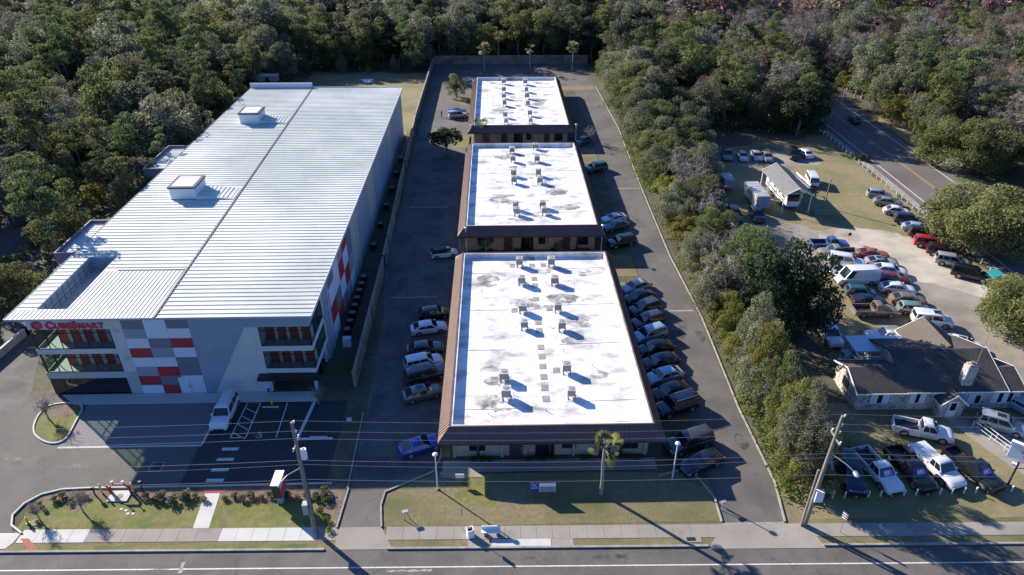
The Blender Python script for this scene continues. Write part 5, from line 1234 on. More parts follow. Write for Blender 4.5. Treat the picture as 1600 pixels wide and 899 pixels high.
# the far wood beyond reads as one mass
rs = np.random.RandomState(3); FAR1=[]; FAR2=[]
for _ in range(1150):
    x = rs.uniform(-300,345); y = rs.uniform(244,335); H = rs.uniform(14,18); r = rs.uniform(4,5.5); cl = []
    for i in range(12):
        th = rs.uniform(0,6.28); u = rs.uniform(-.2,1); q = rs.uniform(.5,.95); cl.append(((x+r*q*math.cos(th)*math.sqrt(1-u*u*.9), y+r*q*math.sin(th)*math.sqrt(1-u*u*.9), H*.62+H*.36*u*q), r*.32, .75))
    C,U,V_,v = cloud(rs, cl, 9, .95); (FAR2 if x > 10 and rs.rand() < .62 else FAR1).append((C,U,V_,v,np.full(len(C), rs.rand())))
for nm_, lst, m_, lb_ in (('far_forest',FAR1,LM['mossy'],'green far woodland beyond the nearer trees along the top of the picture'),('far_leafless_forest',FAR2,LM['russet'],'leafless russet grey woodland along the top right of the picture')):
    A_ = [np.concatenate([q_[i] for q_ in lst]) for i in range(5)]
    o = bpy.data.objects.new(nm_, quad_mesh(nm_, *A_[:4], m_, A_[4])); COL.objects.link(o); tag(o, lb_, 'forest', None, 'stuff')
# undergrowth: low brush along the wood edges
def brush(name, label, areas, n, hh, m, size, seed):
    rs = np.random.RandomState(seed); cl = []
    for _ in range(n):
        a = areas[rs.randint(len(areas))]; x = rs.uniform(a[0],a[1]); y = rs.uniform(a[2],a[3]); cl.append(((x,y,rs.uniform(.1,hh)), rs.uniform(.5,1.1), .7))
    C,U,V_,v = cloud(rs, cl, 30, size); o = bpy.data.objects.new(name, quad_mesh(name,C,U,V_,v,m)); COL.objects.link(o); tag(o, label, 'undergrowth', None, 'stuff')
brush('undergrowth', 'low dark brush on the floor of the woods left of the storage building', [(-62,-54,100,205),(-90,-57,100,200),(-75,-66,70,110)], 420, .9, LM['oak'], .5, 4)
brush('undergrowth', 'low brush under the hedge trees right of the office drive', [(28,36,50,140),(29,40,80,140)], 420, .9, LM['shrub'], .34, 5)
brush('undergrowth', 'low brush on the floor of the woods right of the side road', [(90,170,138,215),(98,150,104,140),(60,71,150,200)], 520, 1.2, LM['oak'], .5, 8)
brush('ivy_cover', 'bright low leaves creeping along the edge of the right office drive', [(27.1,28.4,47,62),(27.4,28.8,62,112),(27.0,28.6,120,150)], 330, .55, LM['ivy'], .24, 6)

# hedge-row trees right of the offices
def xr(y): return np.interp(y, [44,50,60,70,90,110,130,150,190], [29.5,31.5,34.5,36.5,36.5,34,34,36,38])
def xb(y): return np.interp(y, [44,49,58,66,82,90,107,130,150,190], [31,31.8,33.4,35.5,36.2,36,37.5,42.5,43,45])
hr = random.Random(11); y = 47.5; n_ = 0
KH = {'n_oak':'bushy green tree','n_mossy':'grey green tree','n_yellow':'low yellow green tree','n_bare':'bare branched pale tree'}
while y < 196:
    x = 29.6
    while x < 46:
        edge = x < 31.5
        k = hr.choices(['n_oak','n_mossy','n_yellow','n_bare'], [1.5,2,4.5 if edge else 2.4,.35 if edge else (.35 if y < 84 else .9)])[0]
        if y > 120: k = hr.choices(['n_oak','n_mossy','n_yellow'],[4,3,1])[0]
        s = hr.uniform(.68,.86) if edge else hr.uniform(.82,1.08)
        if y < 50: s *= .75
        if y > 140: s *= 1.35
        elif y > 104: s *= 1.0
        if x > 30.5 and x+(3.2 if y < 78 else 3.1)*s > xb(y): x += 2.0; continue
        part_ = 'near the street' if y < 62 else 'beside the nearest office' if y < 92 else 'beside the middle office' if y < 140 else 'beside the farthest office'
        jx = hr.uniform(-.8,.8); jy = hr.uniform(-1.2,1.2)
        tree(k, max(x+jx, 26.6+2.9*s+ (1.2 if y>110 else 0)), y+jy, s, '%s in the hedge row right of the drive, %s' % (KH[k], part_), 'hedge row trees right of the office drive', sz=s*(1.4 if y < 78 and x > 30.5 else 1.25 if y < 84 and not edge else 1.0)); n_ += 1
        x += 4.6*max(s,.75)
    y += 3.5
# single trees
brush('undergrowth', 'dense dark brush under the front of the woods behind the lot and wall', [(40,73,150.5,156),(-18,27,217.5,221),(-54,-20,206,210),(36,42,148,156)], 340, 2.6, LM['dark'], .45, 21)
big = G(1226,452,7.0); tree('n_dark', big.x, big.y, .94, 'big dark evergreen tree between the hedge row and the parked cars', name='oak_tree', sz=1.3)
tree('n_bare', G(1125,440,4).x, G(1125,440,4).y, 1.0, 'dead grey tree with bare twisted limbs in the hedge row', idx=1, name='bare_tree')
for i,(x,y) in enumerate(((28.9,49.5),(28.9,53.2),(29.2,57.4),(29.6,62),(30.2,66.8))): tree(('n_mossy','n_yellow','n_oak','n_yellow','n_mossy')[i], x, y, (.58,.74,.6,.78,.66)[i], 'tall slender %s tree in the hedge row, %s from the street' % (('grey green','yellow green','bushy green','yellow green','grey green')[i], ordn(i)), 'tall hedge row trees nearest the street', sz=1.3)
tree('n_bare', G(1238,700,2.5).x, G(1238,700,2.5).y, .5, 'pale bare tree at the edge of the hedge row by the utility pole', idx=2, name='bare_tree')
p_ = G(1546,342,5.0); tree('big', p_.x, p_.y, .98, 'huge rounded oak right of the line of cars by the side road', idx=0, name='oak_tree')
p_ = G(1522,218,6); tree('big', p_.x, p_.y, .92, 'rounded oak on the far side of the side road by the driveway', idx=1, name='oak_tree')
p_ = G(1622,468,5); tree('big', p_.x, p_.y, .72, 'oak at the right edge of the picture beside the grey gravel', idx=0, name='oak_tree')
p_ = G(1625,520,4); tree('n_oak', p_.x+1, p_.y, 1.2, 'small oak at the right edge below the larger oak', name='oak_tree')
p_ = G(712,128,4); tree('n_oak', p_.x, p_.y, .78, 'open crowned tree in the island left of the farthest office', name='oak_tree')
p_ = G(698,218,3.6); tree('n_oak', p_.x, p_.y, .74, 'dark round tree in the island left of the gap between middle and farthest office', idx=1, name='oak_tree')
PROTO['round'] = [make_tree('dark', 200, .3, 150, 6.4, 3.0)]
bpy.data.objects.remove([o for o in bpy.data.objects if o.get('label','').startswith('dark round tree in the island')][0].children[0]); 
for o in [o for o in bpy.data.objects if o.get('label','').startswith('dark round tree in the island')]:
    for c_ in list(o.children): bpy.data.objects.remove(c_)
    bpy.data.objects.remove(o)
tree('round', p_.x, p_.y, 1.0, 'dark round tree in the island left of the gap between middle and farthest office', name='oak_tree')
p_ = G(922,215,1.2); tree('n_bare', p_.x, p_.y, .42, 'small bare bush beside the farthest office right corner', name='bare_tree')
p_ = G(175,130,16); tree('f_oak', p_.x, p_.y, 1.0, 'tall pale leaved tree standing above the woods left of the storage building', idx=2, name='oak_tree', sz=1.5)
tree('f_pine', -61.5, 89, 1.12, 'tall pine standing alone beside the side drive near the front left canopy', name='pine_tree')
for (px,py,z,s,l) in ((85,225,6,.85,'yellow green tree leftmost in front of the dark wood'),(163,262,5,.7,'yellow green tree nearest the upper roof canopy'),(150,292,4,.62,'yellow green tree by the dark clearing'),(180,235,6,.7,'small olive tree behind the dark clearing')):
    p_ = G(px,py,z); tree('f_yellow', p_.x, p_.y, s, l+' left of the storage building')
for i in range(9): tree(('f_mossy','f_oak','f_bare','f_yellow')[i%4], 91.3+(i%3)*.9, 139+i*6.5, .72, '%s leaning over the far edge of the side road' % NMK[('f_mossy','f_oak','f_bare','f_yellow')[i%4]], 'trees on the far edge of the side road')
for i in range(7): tree(('f_oak','f_dark')[i%2], 70.2+(i%2)*1.2, 156+i*6.5, .95, '%s overhanging the near edge of the side road' % NMK[('f_oak','f_dark')[i%2]], 'trees on the near edge of the side road')
# saplings on the back lawn
for i,(px,py) in enumerate(((480,116),(535,116),(618,114),(577,117))):
    p_ = G(px,py,0); tree('n_mossy', p_.x, p_.y, .36 if i < 3 else .2, 'young slim tree on the back lawn, %s' % ('leftmost','second from the left','rightmost','smallest, behind the pale mat')[i], 'young trees on the back lawn', sz=.62 if i < 3 else .36)
# ornamental bare trees in the front beds
for (px,py,s,l) in ((76,655,.36,'small bare tree on the grass island left of the paved bay'),(130,800,.3,'leafless young tree in the middle of the front lawn'),(62,812,.26,'leafless young tree at the left of the front lawn'),(498,632,.3,'thin bare tree beside the dark parking bays')):
    p_ = G(px,py,0); tree('n_bare', p_.x, p_.y, s, l, name='bare_tree')

# palms
def palm_meshes(seed, H, n=34, fl=1.5, lo=-.75):
    rs = np.random.RandomState(seed); mb = MB(); pts = [(.0,0,-.2),(.05,0,H*.3),(.0,.05,H*.65),(0,0,H)]
    mb.tube(pts, [.22,.18,.17,.2], M['bark_pale'], 8, False); Cs=[];Us=[];Vs=[];vs=[]
    for i in range(n):
        th = rs.uniform(0,6.28); el = rs.uniform(lo,1.2); d = np.array([math.cos(th)*math.cos(el), math.sin(th)*math.cos(el), math.sin(el)]); L = fl*rs.uniform(.5,.75); c = np.array([0,0,H])+d*L
        mb.tube([(0,0,H),tuple(c)], [.03,.02], M['bark_pale'], 4, False); side = np.cross(d,[0,0,1.]); side /= np.linalg.norm(side)+1e-6; up = np.cross(side,d); fv = rs.rand()*.6
        for k in range(11):
            a_ = (k-5)*.26; dd = d*math.cos(a_)+side*math.sin(a_); dd[2] -= .18+.1*abs(k-5)/5; ln = fl*.42*(1-.04*abs(k-5)); w2 = np.cross(dd,up); w2 /= np.linalg.norm(w2)+1e-6
            Cs.append(c+dd*ln*.5); Us.append(dd*ln*.55); Vs.append(w2*.055); vs.append(min(1,fv+rs.rand()*.3+(.3 if el < -.3 else 0)))
    me = quad_mesh('crown', np.array(Cs),np.array(Us),np.array(Vs),np.array(vs),LM['palm']); return me, mb.mesh('trunk', smooth=60)
def palm(px, py, H, label, fl=1.5, seed=1, n=34, g=None, lo=-.75):
    c = G(px,py,0); a_, b_ = palm_meshes(seed,H,n,fl,lo); t = thing('palm_tree', label, 'palm tree', (c.x,c.y,0), seed, g); inst('trunk', b_, t); inst('crown', a_, t)
palm(939,772,5.9,'palm tree with a sparse crown on the lawn in front of the nearest office',1.75,1,22,None,-.25)
palm(757,112,6.5,'full palm tree behind the farthest office, leftmost of its row',2.1,2,40,'palms behind the farthest office')
palm(779,98,7.5,'palm tree against the dark woods right of the leftmost palm',2.2,3,36,'palms behind the farthest office')
palm(828,112,6.2,'thin palm with two tufts in the middle behind the farthest office',1.7,4,14,'palms behind the farthest office')
palm(894,112,6.8,'full palm tree rightmost behind the farthest office',2.0,5,42,'palms behind the farthest office')
palm(902,92,8.5,'tall palm behind the wall at the back right',2.2,9,38,'palms behind the farthest office')
palm(753,224,4.0,'palm tree at the front left corner of the farthest office',1.9,6,42)
palm(759,394,2.0,'short bushy palm in front of the middle office',1.3,7,40)
palm(874,392,.9,'low spiky palm clump in front of the middle office',.9,8,24)
# shrubs
def shrub_mesh(seed, r, sz, m, per=160):
    rs = np.random.RandomState(seed); cl = [((rs.uniform(-.4,.4)*r, rs.uniform(-.4,.4)*r, r*.55+rs.uniform(-.1,.25)*r), r*rs.uniform(.5,.7), .85) for _ in range(5)]
    C,U,V_,v = cloud(rs, cl, per/r, sz); return quad_mesh('shrub', C,U,V_,v,m)
SH = [shrub_mesh(i,.5,.13,LM['shrub'],260) for i in range(3)]+[shrub_mesh(9,.55,.13,LM['dark'],260), shrub_mesh(12,.55,.13,LM['ivy'],260)]
def shrub(x, y, s, label, grp, k=None):
    o = bpy.data.objects.new('shrub', SH[rng.randrange(3) if k is None else k]); COL.objects.link(o); o.location = (x,y,.02); o.scale = (s,s,s); o.rotation_euler = (0,0,rng.uniform(0,6)); tag(o, label, 'shrub', grp)
for (px,py,s) in [(8+i*13, 782-(i%2)*5, .5+.3*((i*7)%5)/5) for i in range(6,25) if not 9 < i < 17]+[(352+i*14, 780-(i%2)*4, .6+.3*((i*5)%4)/4) for i in range(0,12)]+[(252,778,1.0),(268,786,.9),(288,779,1.0)]:
    if px < 60: continue
    c = G(px,py,0); shrub(c.x, c.y, s*1.35, 'low grey green shrub in the mulch bed along the front kerb', 'shrubs in the front mulch beds')
for (px,py) in ((70,800),(62,790),(92,785),(110,790),(136,778),(60,818)): c = G(px,py,0); shrub(c.x,c.y,.6,'low grey green shrub in the mulch bed along the front kerb','shrubs in the front mulch beds')
for (px,py,s) in ((506,770,1.1),(510,785,.9),(500,800,1),(508,815,.8),(514,830,.7),(495,775,.8)): c = G(px,py,0); shrub(c.x,c.y,s,'shrub in the bed beside the utility pole and drive entrance','shrubs by the left utility pole',4 if px > 505 else None)
i = 0
for yo, nm in ((52.8,'nearest'),(97.4,'middle'),(145.2,'farthest')):
    for x in (-2.7,-1.9,-1.1,2.8,3.6,4.4,5.2,8.4,9.2,12.2,13.0,13.8):
        shrub(x, yo-.35, .75, 'low dark shrub under the front windows of the %s office' % nm, 'shrubs in front of the %s office' % nm, 3)
for k_, y in enumerate(np.arange(56,96,2.3)): shrub(-5.55, float(y), .42, 'small dark shrub in the narrow strip left of the nearest office', 'shrubs in the strip left of the nearest office', 3)

for i in range(3): shrub(73.0+.5*i, 135.6-.7*i, 1.9, 'dark red green bush among the white posts by the side road', 'bush clump by the side road posts', 3)
# ---------------------------------------------------------------- street furniture
def util_pole(x, y, H, lx, ly, name_side, second=False):
    t = thing('utility_pole', name_side, 'utility pole', (x,y,0), 0, None)
    q = MB(); q.tube([(0,0,-.2),(lx*.5,ly*.5,H*.5),(lx,ly,H)],[.21,.18,.13],M['wood'],12); q.build('pole', t)
    q = MB(); q.bar((lx-.05,-.9+ly,H-2.4),(lx-.05,.9+ly,H-2.4),.1,.12,M['wood']); q.build('crossarm', t)
    for i,(dy,dz,s_) in enumerate(((0,-.05,1),(0,-1.1,1),(0,-1.9,1),(.8,-2.3,1),(-.8,-2.3,1))):
        q = MB(); zz = H+dz; q.cyl(lx+(.18 if dy == 0 else 0), ly+dy, zz, zz+.22, .07, M['sign_white'], 8); q.cyl(lx+(.18 if dy == 0 else 0), ly+dy, zz-.08, zz, .03, M['steel'], 6); q.build('insulator', t)
    q = MB(); q.tube([(lx*.6,ly*.6,8.1),(lx*.6-.9,ly*.6-1.1,8.3),(lx*.6-1.3,ly*.6-1.6,8.1)] if not second else [(lx*.6,ly*.6,8.9),(lx*.6+1.0,ly*.6-1.3,8.7),(lx*.6+1.4,ly*.6-1.9,8.5)],.04,M['steel'],6)
    hx, hy, hz = (lx*.6-1.4,ly*.6-1.75,8.0) if not second else (lx*.6+1.5,ly*.6-2.05,8.4)
    ar = q.build('lamp_arm', t); q = MB(); q.ball((hx,hy,hz),.28,M['steel'],12,8,(.8,1.4,.5)); q.ball((hx,hy,hz-.12),.2,M['lamp_glass'],10,6,(.8,1.2,.6)); q.build('lamp_head', ar)
    q = MB()
    if not second: q.cyl(.45+lx*.8,ly*.8-.05,9.2,10.15,.27,M['sign_white'],14); q.cyl(.45+lx*.8,ly*.8-.05,10.15,10.3,.08,M['ac_metal'],8); q.bar((lx*.8,ly*.8,9.7),(.4+lx*.8,ly*.8,9.7),.06,.2,M['steel']); q.build('transformer', t)
    q = MB(); q.box(-.62,-.14,-.3,.25,2.6,3.8,M['ac_metal']) if not second else q.box(-.1,.62,-.55,-.15,3.5,4.7,M['sign_white']); q.build('equipment_box', t)
    if second: q = MB(); q.tube([(-.35,-.1,0),(-.3,-.1,7)],[.13,.11],M['wood'],10); q.build('stub_pole', t)
    q = MB(); q.tube([(.2,.05,0),(.2+lx*.5,.05,6),(.15+lx*.6,.05,8)],.04,M['black'],6); q.build('cable_riser', t)
    return (x+lx, y+ly, H)
PA = G(493,832); PB = G(1257,820)
ta = util_pole(PA.x, PA.y, 13.1, -.05, 0, 'wooden utility pole with a transformer by the left office drive entrance')
tb = util_pole(PB.x, PB.y, 12.9, .45, .1, 'leaning utility pole with a white box by the right drive entrance', True)
# power lines: span from beyond the frame through both poles
def wire(h, dy, rad, label, sag=.55, h2=None, dx=.18):
    pts = []; hs = [(-62, h-.3), (ta[0]+dx, h), (tb[0]+dx, (h2 or h)-.15), (74, h-.3)]
    ys = [PA.y+.012*45+dy, PA.y+dy, PB.y+.1+dy, PB.y-.5+dy]
    for i in range(3):
        for k in range(12):
            f = k/12; x = hs[i][0]+(hs[i+1][0]-hs[i][0])*f; z = hs[i][1]+(hs[i+1][1]-hs[i][1])*f-4*sag*f*(1-f); y = ys[i]+(ys[i+1]-ys[i])*f; pts.append((x,y,z))
    pts.append((hs[3][0],ys[3],hs[3][1]))
    q = MB(); q.tube(pts, rad, M['wire'], 5); o = q.build('power_line'); tag(o, label, 'power line', 'power lines between the two utility poles')
wire(13.25,0,.011,'topmost power line strung between the two utility poles'); wire(12.15,0,.011,'second power line from the top between the utility poles'); wire(11.35,0,.011,'third power line from the top between the utility poles')
wire(8.9,0,.014,'thick lower cable between the utility poles at lamp height',.6); wire(8.4,.02,.011,'thin lower cable sagging just below the thick one',.75); wire(6.6,.05,.015,'lowest cable crossing in front of the lawn',.5,6.3)

def lamp_post(px, py, H, label):
    c = G(px,py,0); t = thing('lamp_post', label, 'lamp post', (c.x,c.y,0), 0, 'ball headed lamp posts around the offices')
    q = MB(); q.tube([(0,0,0),(0,0,H)],[.075,.055],M['p_white'],10); q.build('pole', t); q = MB(); q.cyl(0,0,0,.12,.16,M['conc'],12); q.build('base', t)
    q = MB(); q.cyl(0,0,H,H+.12,.1,M['steel'],10); q.ball((0,0,H+.18),.26,M['sign_white'],14,8,(1,1,.55)); q.cyl(0,0,H+.3,H+.36,.05,M['black'],8); q.build('lamp_head', t)
lamp_post(684,765,4.4,'white lamp post on the front lawn beside the left drive')
lamp_post(1050,750,4.6,'white lamp post on the front lawn near the parked dark sedans')
lamp_post(729,396,4.2,'white lamp post at the left end of the gap before the middle office')
lamp_post(939,392,4.2,'white lamp post at the right end of the gap before the middle office')
lamp_post(737,227,4.2,'white lamp post at the left end of the gap before the farthest office')
lamp_post(899,226,4.2,'white lamp post at the right end of the gap before the farthest office')
# bus stop things
c = G(735,838); t = thing('litter_bin', 'white square litter bin on the pavement left of the bench', 'litter bin', (c.x,c.y,.03), R(20))
q = MB()
for a_ in ((-.3,.3,-.3,-.24),(-.3,.3,.24,.3),(-.3,-.24,-.24,.24),(.24,.3,-.24,.24)): q.box(*a_,0,.95,M['sign_white'])
q.build('casing', t); q = MB(); q.box(-.23,.23,-.23,.23,.02,.7,M['black']); q.build('liner', t)
c = G(767,836); t = thing('park_bench', 'white concrete bench on the pavement by the bus stop pad', 'bench', (c.x,c.y,.03))
q = MB(); q.box(-.85,.85,-.22,.22,.42,.5,M['sign_white']); q.build('seat', t); q = MB(); q.box(-.85,.85,.22,.3,.5,.85,M['sign_white']); q.build('backrest', t)
for x in (-.55,.55): q = MB(); q.box(x-.06,x+.06,-.2,.28,0,.42,M['conc']); q.build('leg', t)
c = G(723,828); t = thing('bus_stop_sign', 'thin pole with a small sign at the kerb end of the bus stop pad', 'bus stop sign', (c.x,c.y,.03))
q = MB(); q.cyl(0,0,0,2.9,.03,M['steel'],8); q.build('pole', t); q = MB(); q.box(-.02,.02,-.22,.22,2.2,2.85,M['sign_blue']); q.build('sign_plate', t)
def vsign(px, py, w_, h_, z_, label, m, rz=0, posts=1, txt=None, tc='sign_blue'):
    c = G(px,py,0); t = thing('yard_sign', label, 'sign', (c.x,c.y,0), rz)
    q = MB(); q.box(-w_/2,w_/2,-.03,.03,z_,z_+h_,m); q.build('sign_board', t)
    for i in range(posts): x = 0 if posts == 1 else -w_/2+.05+i*(w_-.1); q = MB(); q.cyl(x,.06,0,z_+h_,.03,M['wood'],8); q.build('post', t)
    if txt: 
        for (s_,sz,dx,dz) in txt: me = text_mesh(s_, sz, .004, M[tc], .004); o = inst('lettering', me, t); o.location = (dx,-.036,z_+dz); o.rotation_euler = (R(90),0,0)
    return t
vsign(719,755,.85,.5,.7,'small white sign on a post on the front lawn',M['sign_white'],0,1,None)
t = vsign(848,774,2.4,1.15,.5,'long navy and white leasing sign on the shaded lawn',M['sign_blue'],0,2,[('FOR',.26,-1.1,.78),('LEASE',.24,-1.12,.45)],'sign_white')
q = MB(); q.box(-.35,1.2,-.036,-.031,.52,1.63,M['sign_white']); q.build('white_panel', t); q = MB(); q.box(-.3,1.15,-.042,-.037,.56,1.2,M['p_mid']); q.build('picture_panel', t)
for (px,py,lab) in ((636,812,'slanted grey marker post on the bare patch of the front lawn'),(1131,797,'slanted grey marker post at the right end of the front lawn')):
    c = G(px,py,0); t = thing('marker_post', lab, 'marker', (c.x,c.y,0), .3)
    q = MB(); q.tube([(-.25,0,0),(-.1,.05,.9)],.04,M['steel'],6); q.tube([(.25,0,0),(.05,.05,.9)],.04,M['steel'],6); q.build('leg', t); q = MB(); q.box(-.35,.2,0,.3,.88,1.0,M['steel']); q.build('top_plate', t)
# road sign at the right
c = G(1312,832); t = thing('road_sign', 'white and dark striped warning sign on a thin post by the right pavement', 'road sign', (c.x,c.y,0), R(-60))
q = MB(); q.cyl(0,0,0,2.6,.03,M['steel'],8); q.build('post', t); q = MB(); q.box(-.3,.3,-.06,-.03,1.7,2.6,M['maroon'] if 'maroon' in M else M['brown_dark']); q.build('sign_plate', t)
q = MB(); 
for i in range(3): q.box(-.25,.12,-.066,-.061,1.78+i*.28,1.93+i*.28,M['sign_white']); q.box(.17,.25,-.066,-.061,1.8+i*.28,1.9+i*.28,M['sign_white'])
q.build('stripe', t)
# monument sign
c = G(440,783); t = thing('monument_sign', 'red and white monument sign with a flat top in the mulch bed', 'monument sign', (c.x,c.y,0), 0)
q = MB(); q.box(-.28,.28,-.35,.9,0,1.1,M['p_mid']); q.build('plinth', t)
q = MB(); q.box(-.38,.38,-.7,1.15,1.1,2.7,M['sign_red']); q.build('sign_box', t); q = MB(); q.box(-.42,.42,-.74,1.2,2.7,2.8,M['sign_white']); q.build('top', t)
q = MB(); q.box(-.37,.37,-.74,-.705,1.12,2.68,M['black']); q.build('end_panel', t)
for s_ in (-1,1):
    me = text_mesh('CUBESMART', .27, .006, M['sign_white'], .008); o = inst('lettering', me, t); o.location = (s_*.386, -.6 if s_ > 0 else 1.05, 2.1); o.rotation_euler = (R(90),0,R(90) if s_ > 0 else R(-90))
# backflow preventer, bollards, hydrant
c = G(188,775); t = thing('backflow_valve', 'dark red pipe assembly over a white concrete pad between two yellow bollards', 'water valve', (c.x,c.y,0))
q = MB(); q.box(-.95,.95,-.75,.55,0,.12,M['conc_new']); q.build('pad', t)
q = MB(); q.tube([(-.9,.3,.1),(-.9,.3,.9),(-.5,.3,1.15),(.5,.3,1.15),(.9,.3,.9),(.9,.3,.1)],.12,M['p_red'],10); q.build('pipe', t)
for x in (-.5,.5): q = MB(); q.tube([(x,.3,1.15),(x,.3,1.6)],.05,M['steel'],8); q.tube([(x,.12,1.6),(x,.48,1.6)],.03,M['steel'],6); q.tube([(x-.18,.3,1.6),(x+.18,.3,1.6)],.03,M['steel'],6); q.build('valve_wheel', t)
q = MB(); q.cyl(.05,-.15,.121,.14,.3,M['conc'],16); q.build('lid', t)
for (px,py,l) in ((160,771,'left'),(209,769,'right')):
    c = G(px,py); t = thing('yellow_bollard', 'yellow bollard on the %s of the red pipe assembly' % l, 'bollard', (c.x,c.y,0)); q = MB(); q.cyl(0,0,0,1.15,.09,M['yellow'],12); q.build('post', t); q = MB(); q.ball((0,0,1.15),.09,M['sign_white'],12,6); q.build('cap', t)
for (px,py,h_,l) in ((149,774,1.1,'short black meter post left of the yellow bollards'),(224,770,1.5,'black square post right of the yellow bollards')):
    c = G(px,py); t = thing('meter_post', l, 'post', (c.x,c.y,0)); q = MB(); q.box(-.05,.05,-.05,.05,0,h_,M['black']); q.build('post', t); q = MB(); q.box(-.14,.14,-.1,.1,h_-.35,h_,M['black']); q.build('meter_box', t)
c = G(172,770); t = thing('fire_valve', 'short dark red standpipe beside the left yellow bollard', 'standpipe', (c.x,c.y,0)); q = MB(); q.cyl(0,0,0,.9,.08,M['p_red'],10); q.build('pipe', t); q = MB(); q.tube([(-.18,0,.85),(.18,0,.85)],.1,M['p_red'],10); q.build('outlet', t)
c = G(44,818); t = thing('fire_hydrant', 'yellow fire hydrant at the left tip of the front lawn', 'fire hydrant', (c.x,c.y,.01))
q = MB(); q.cyl(0,0,0,.08,.17,M['yellow'],12); q.cyl(0,0,.08,.62,.12,M['yellow'],12); q.ball((0,0,.62),.13,M['yellow'],12,6); q.build('body', t); q = MB(); q.tube([(-.22,0,.45),(.22,0,.45)],.06,M['yellow'],8); q.tube([(0,-.2,.42),(0,0,.42)],.075,M['yellow'],8); q.build('outlet', t); q = MB(); q.cyl(0,0,.72,.8,.04,M['yellow'],6); q.build('cap_nut', t)
c = G(55,817); q = MB(); q.cyl(c.x,c.y,.0,.06,.42,M['conc'],18); o = q.build('manhole_cover'); tag(o, 'round pale manhole cover beside the yellow hydrant', 'manhole cover')
for i,(px,py) in enumerate(((190,796),(200,803),(208,803),(197,798))):
    c = G(px,py); q = MB(); q.box(c.x-.15,c.x+.15,c.y-.12,c.y+.12,.0,.035,M['conc_new']); o = q.build('valve_cover'); tag(o, 'small pale valve cover in the grass below the pipe assembly', 'valve cover', 'valve covers in the front lawn')
c = G(246,729); q = MB(); q.box(c.x-.75,c.x+.6,c.y-.75,c.y+.6,.012,.03,M['conc']); q.box(c.x-.55,c.x+.45,c.y-.55,c.y+.45,.03,.036,M['black']); o = q.build('storm_drain'); tag(o, 'square storm drain grate at the edge of the dark asphalt', 'drain')
c = G(1080,843); q = MB(); q.box(c.x-.9,c.x+.9,c.y-.35,c.y+.35,.0,.04,M['conc']); q.box(c.x-.4,c.x+.4,c.y-.2,c.y+.2,.04,.045,M['black']); o = q.build('storm_drain'); tag(o, 'dark drain grate in the verge by the right drive', 'drain')
# accessible bay sign and wheel stop
c = G(425,632); t = thing('parking_sign', 'blue accessible parking sign on a yellow based post in front of the building', 'parking sign', (c.x,c.y,.02)); q = MB(); q.cyl(0,0,.5,2.3,.03,M['steel'],8); q.build('post', t); q = MB(); q.cyl(0,0,0,.9,.1,M['yellow'],12); q.build('base', t)
q = MB(); q.box(-.16,.16,-.04,-.02,1.75,2.3,M['sign_blue']); q.build('sign_plate', t)
for (px,py,l) in ((423,637,'pale wheel stop in front of the accessible parking sign'),(498,684,'long pale kerb stop beside the shaded planting strip')):
    c = G(px,py); q = MB(); q.prism([(c.x-.9,c.y-.08),(c.x+.9,c.y-.08),(c.x+.9,c.y+.08),(c.x-.9,c.y+.08)],.018,.14,M['conc_new']); o = q.build('wheel_stop'); tag(o, l, 'wheel stop')
c = G(546,657); q = MB(); q.box(c.x-.25,c.x+.25,c.y-.15,c.y+.15,.0,.3,M['sign_white']); q.box(c.x-.2,c.x+.2,c.y-.1,c.y+.1,.3,.33,M['steel']); o = q.build('utility_box'); tag(o, 'small white utility box lying in the shaded strip by the drive', 'utility box')
# white posts along the front of the car lot and the side road
def posts(n, f, h_, lab, grp):
    for i in range(n):
        x, y = f(i); t = thing('white_post', lab % ordn(i), 'post', (x,y,0), 0, grp)
        q = PM['post']; inst('post', q, t); inst('cap', PM['cap'], t)
pq = MB(); pq.tube([(0,0,-.1),(.0,0,.72)],.075,M['white_trim'],10); cq = MB(); cq.cyl(0,0,.72,.75,.08,M['sign_white'],10)
PM = dict(post=pq.mesh('post', smooth=40), cap=cq.mesh('cap'))
posts(17, lambda i: (G(1282+18.6*i,779-.65*i).x, G(1282+18.6*i,779-.65*i).y), .7, 'short white post in front of the pickup trucks, %s from the left', 'white posts in front of the pickup trucks')
posts(26, lambda i: (72.3, 152.5-i*1.95), .7, 'short white post between the car lot and the side road, %s from the far end', 'white posts along the side road')
posts(4, lambda i: (73.2-i*.3, 97-i*2.6), .7, 'short post near the teal dumpster, %s from the far side', 'posts near the teal dumpster')
# dumpster
c = G(1551,440); t = thing('dumpster', 'teal dumpster at the end of the line of cars by the side road', 'dumpster', (c.x,c.y,0), R(20))
q = MB(); q.add([(-.9,-.6,.15),(.9,-.6,.15),(.9,.6,.15),(-.9,.6,.15),(-1,-.75,1.2),(1,-.75,1.2),(1,.75,1.45),(-1,.75,1.45)],[(0,3,2,1),(0,1,5,4),(1,2,6,5),(2,3,7,6),(3,0,4,7)],M['teal']); q.build('bin', t)
q = MB(); q.add([(-1.02,-.78,1.21),(1.02,-.78,1.21),(1.02,.78,1.47),(-1.02,.78,1.47),(-1.02,-.78,1.26),(1.02,-.78,1.26),(1.02,.78,1.52),(-1.02,.78,1.52)],[(0,3,2,1),(4,5,6,7),(0,1,5,4),(1,2,6,5),(2,3,7,6),(3,0,4,7)],M['teal']); q.build('lid', t)
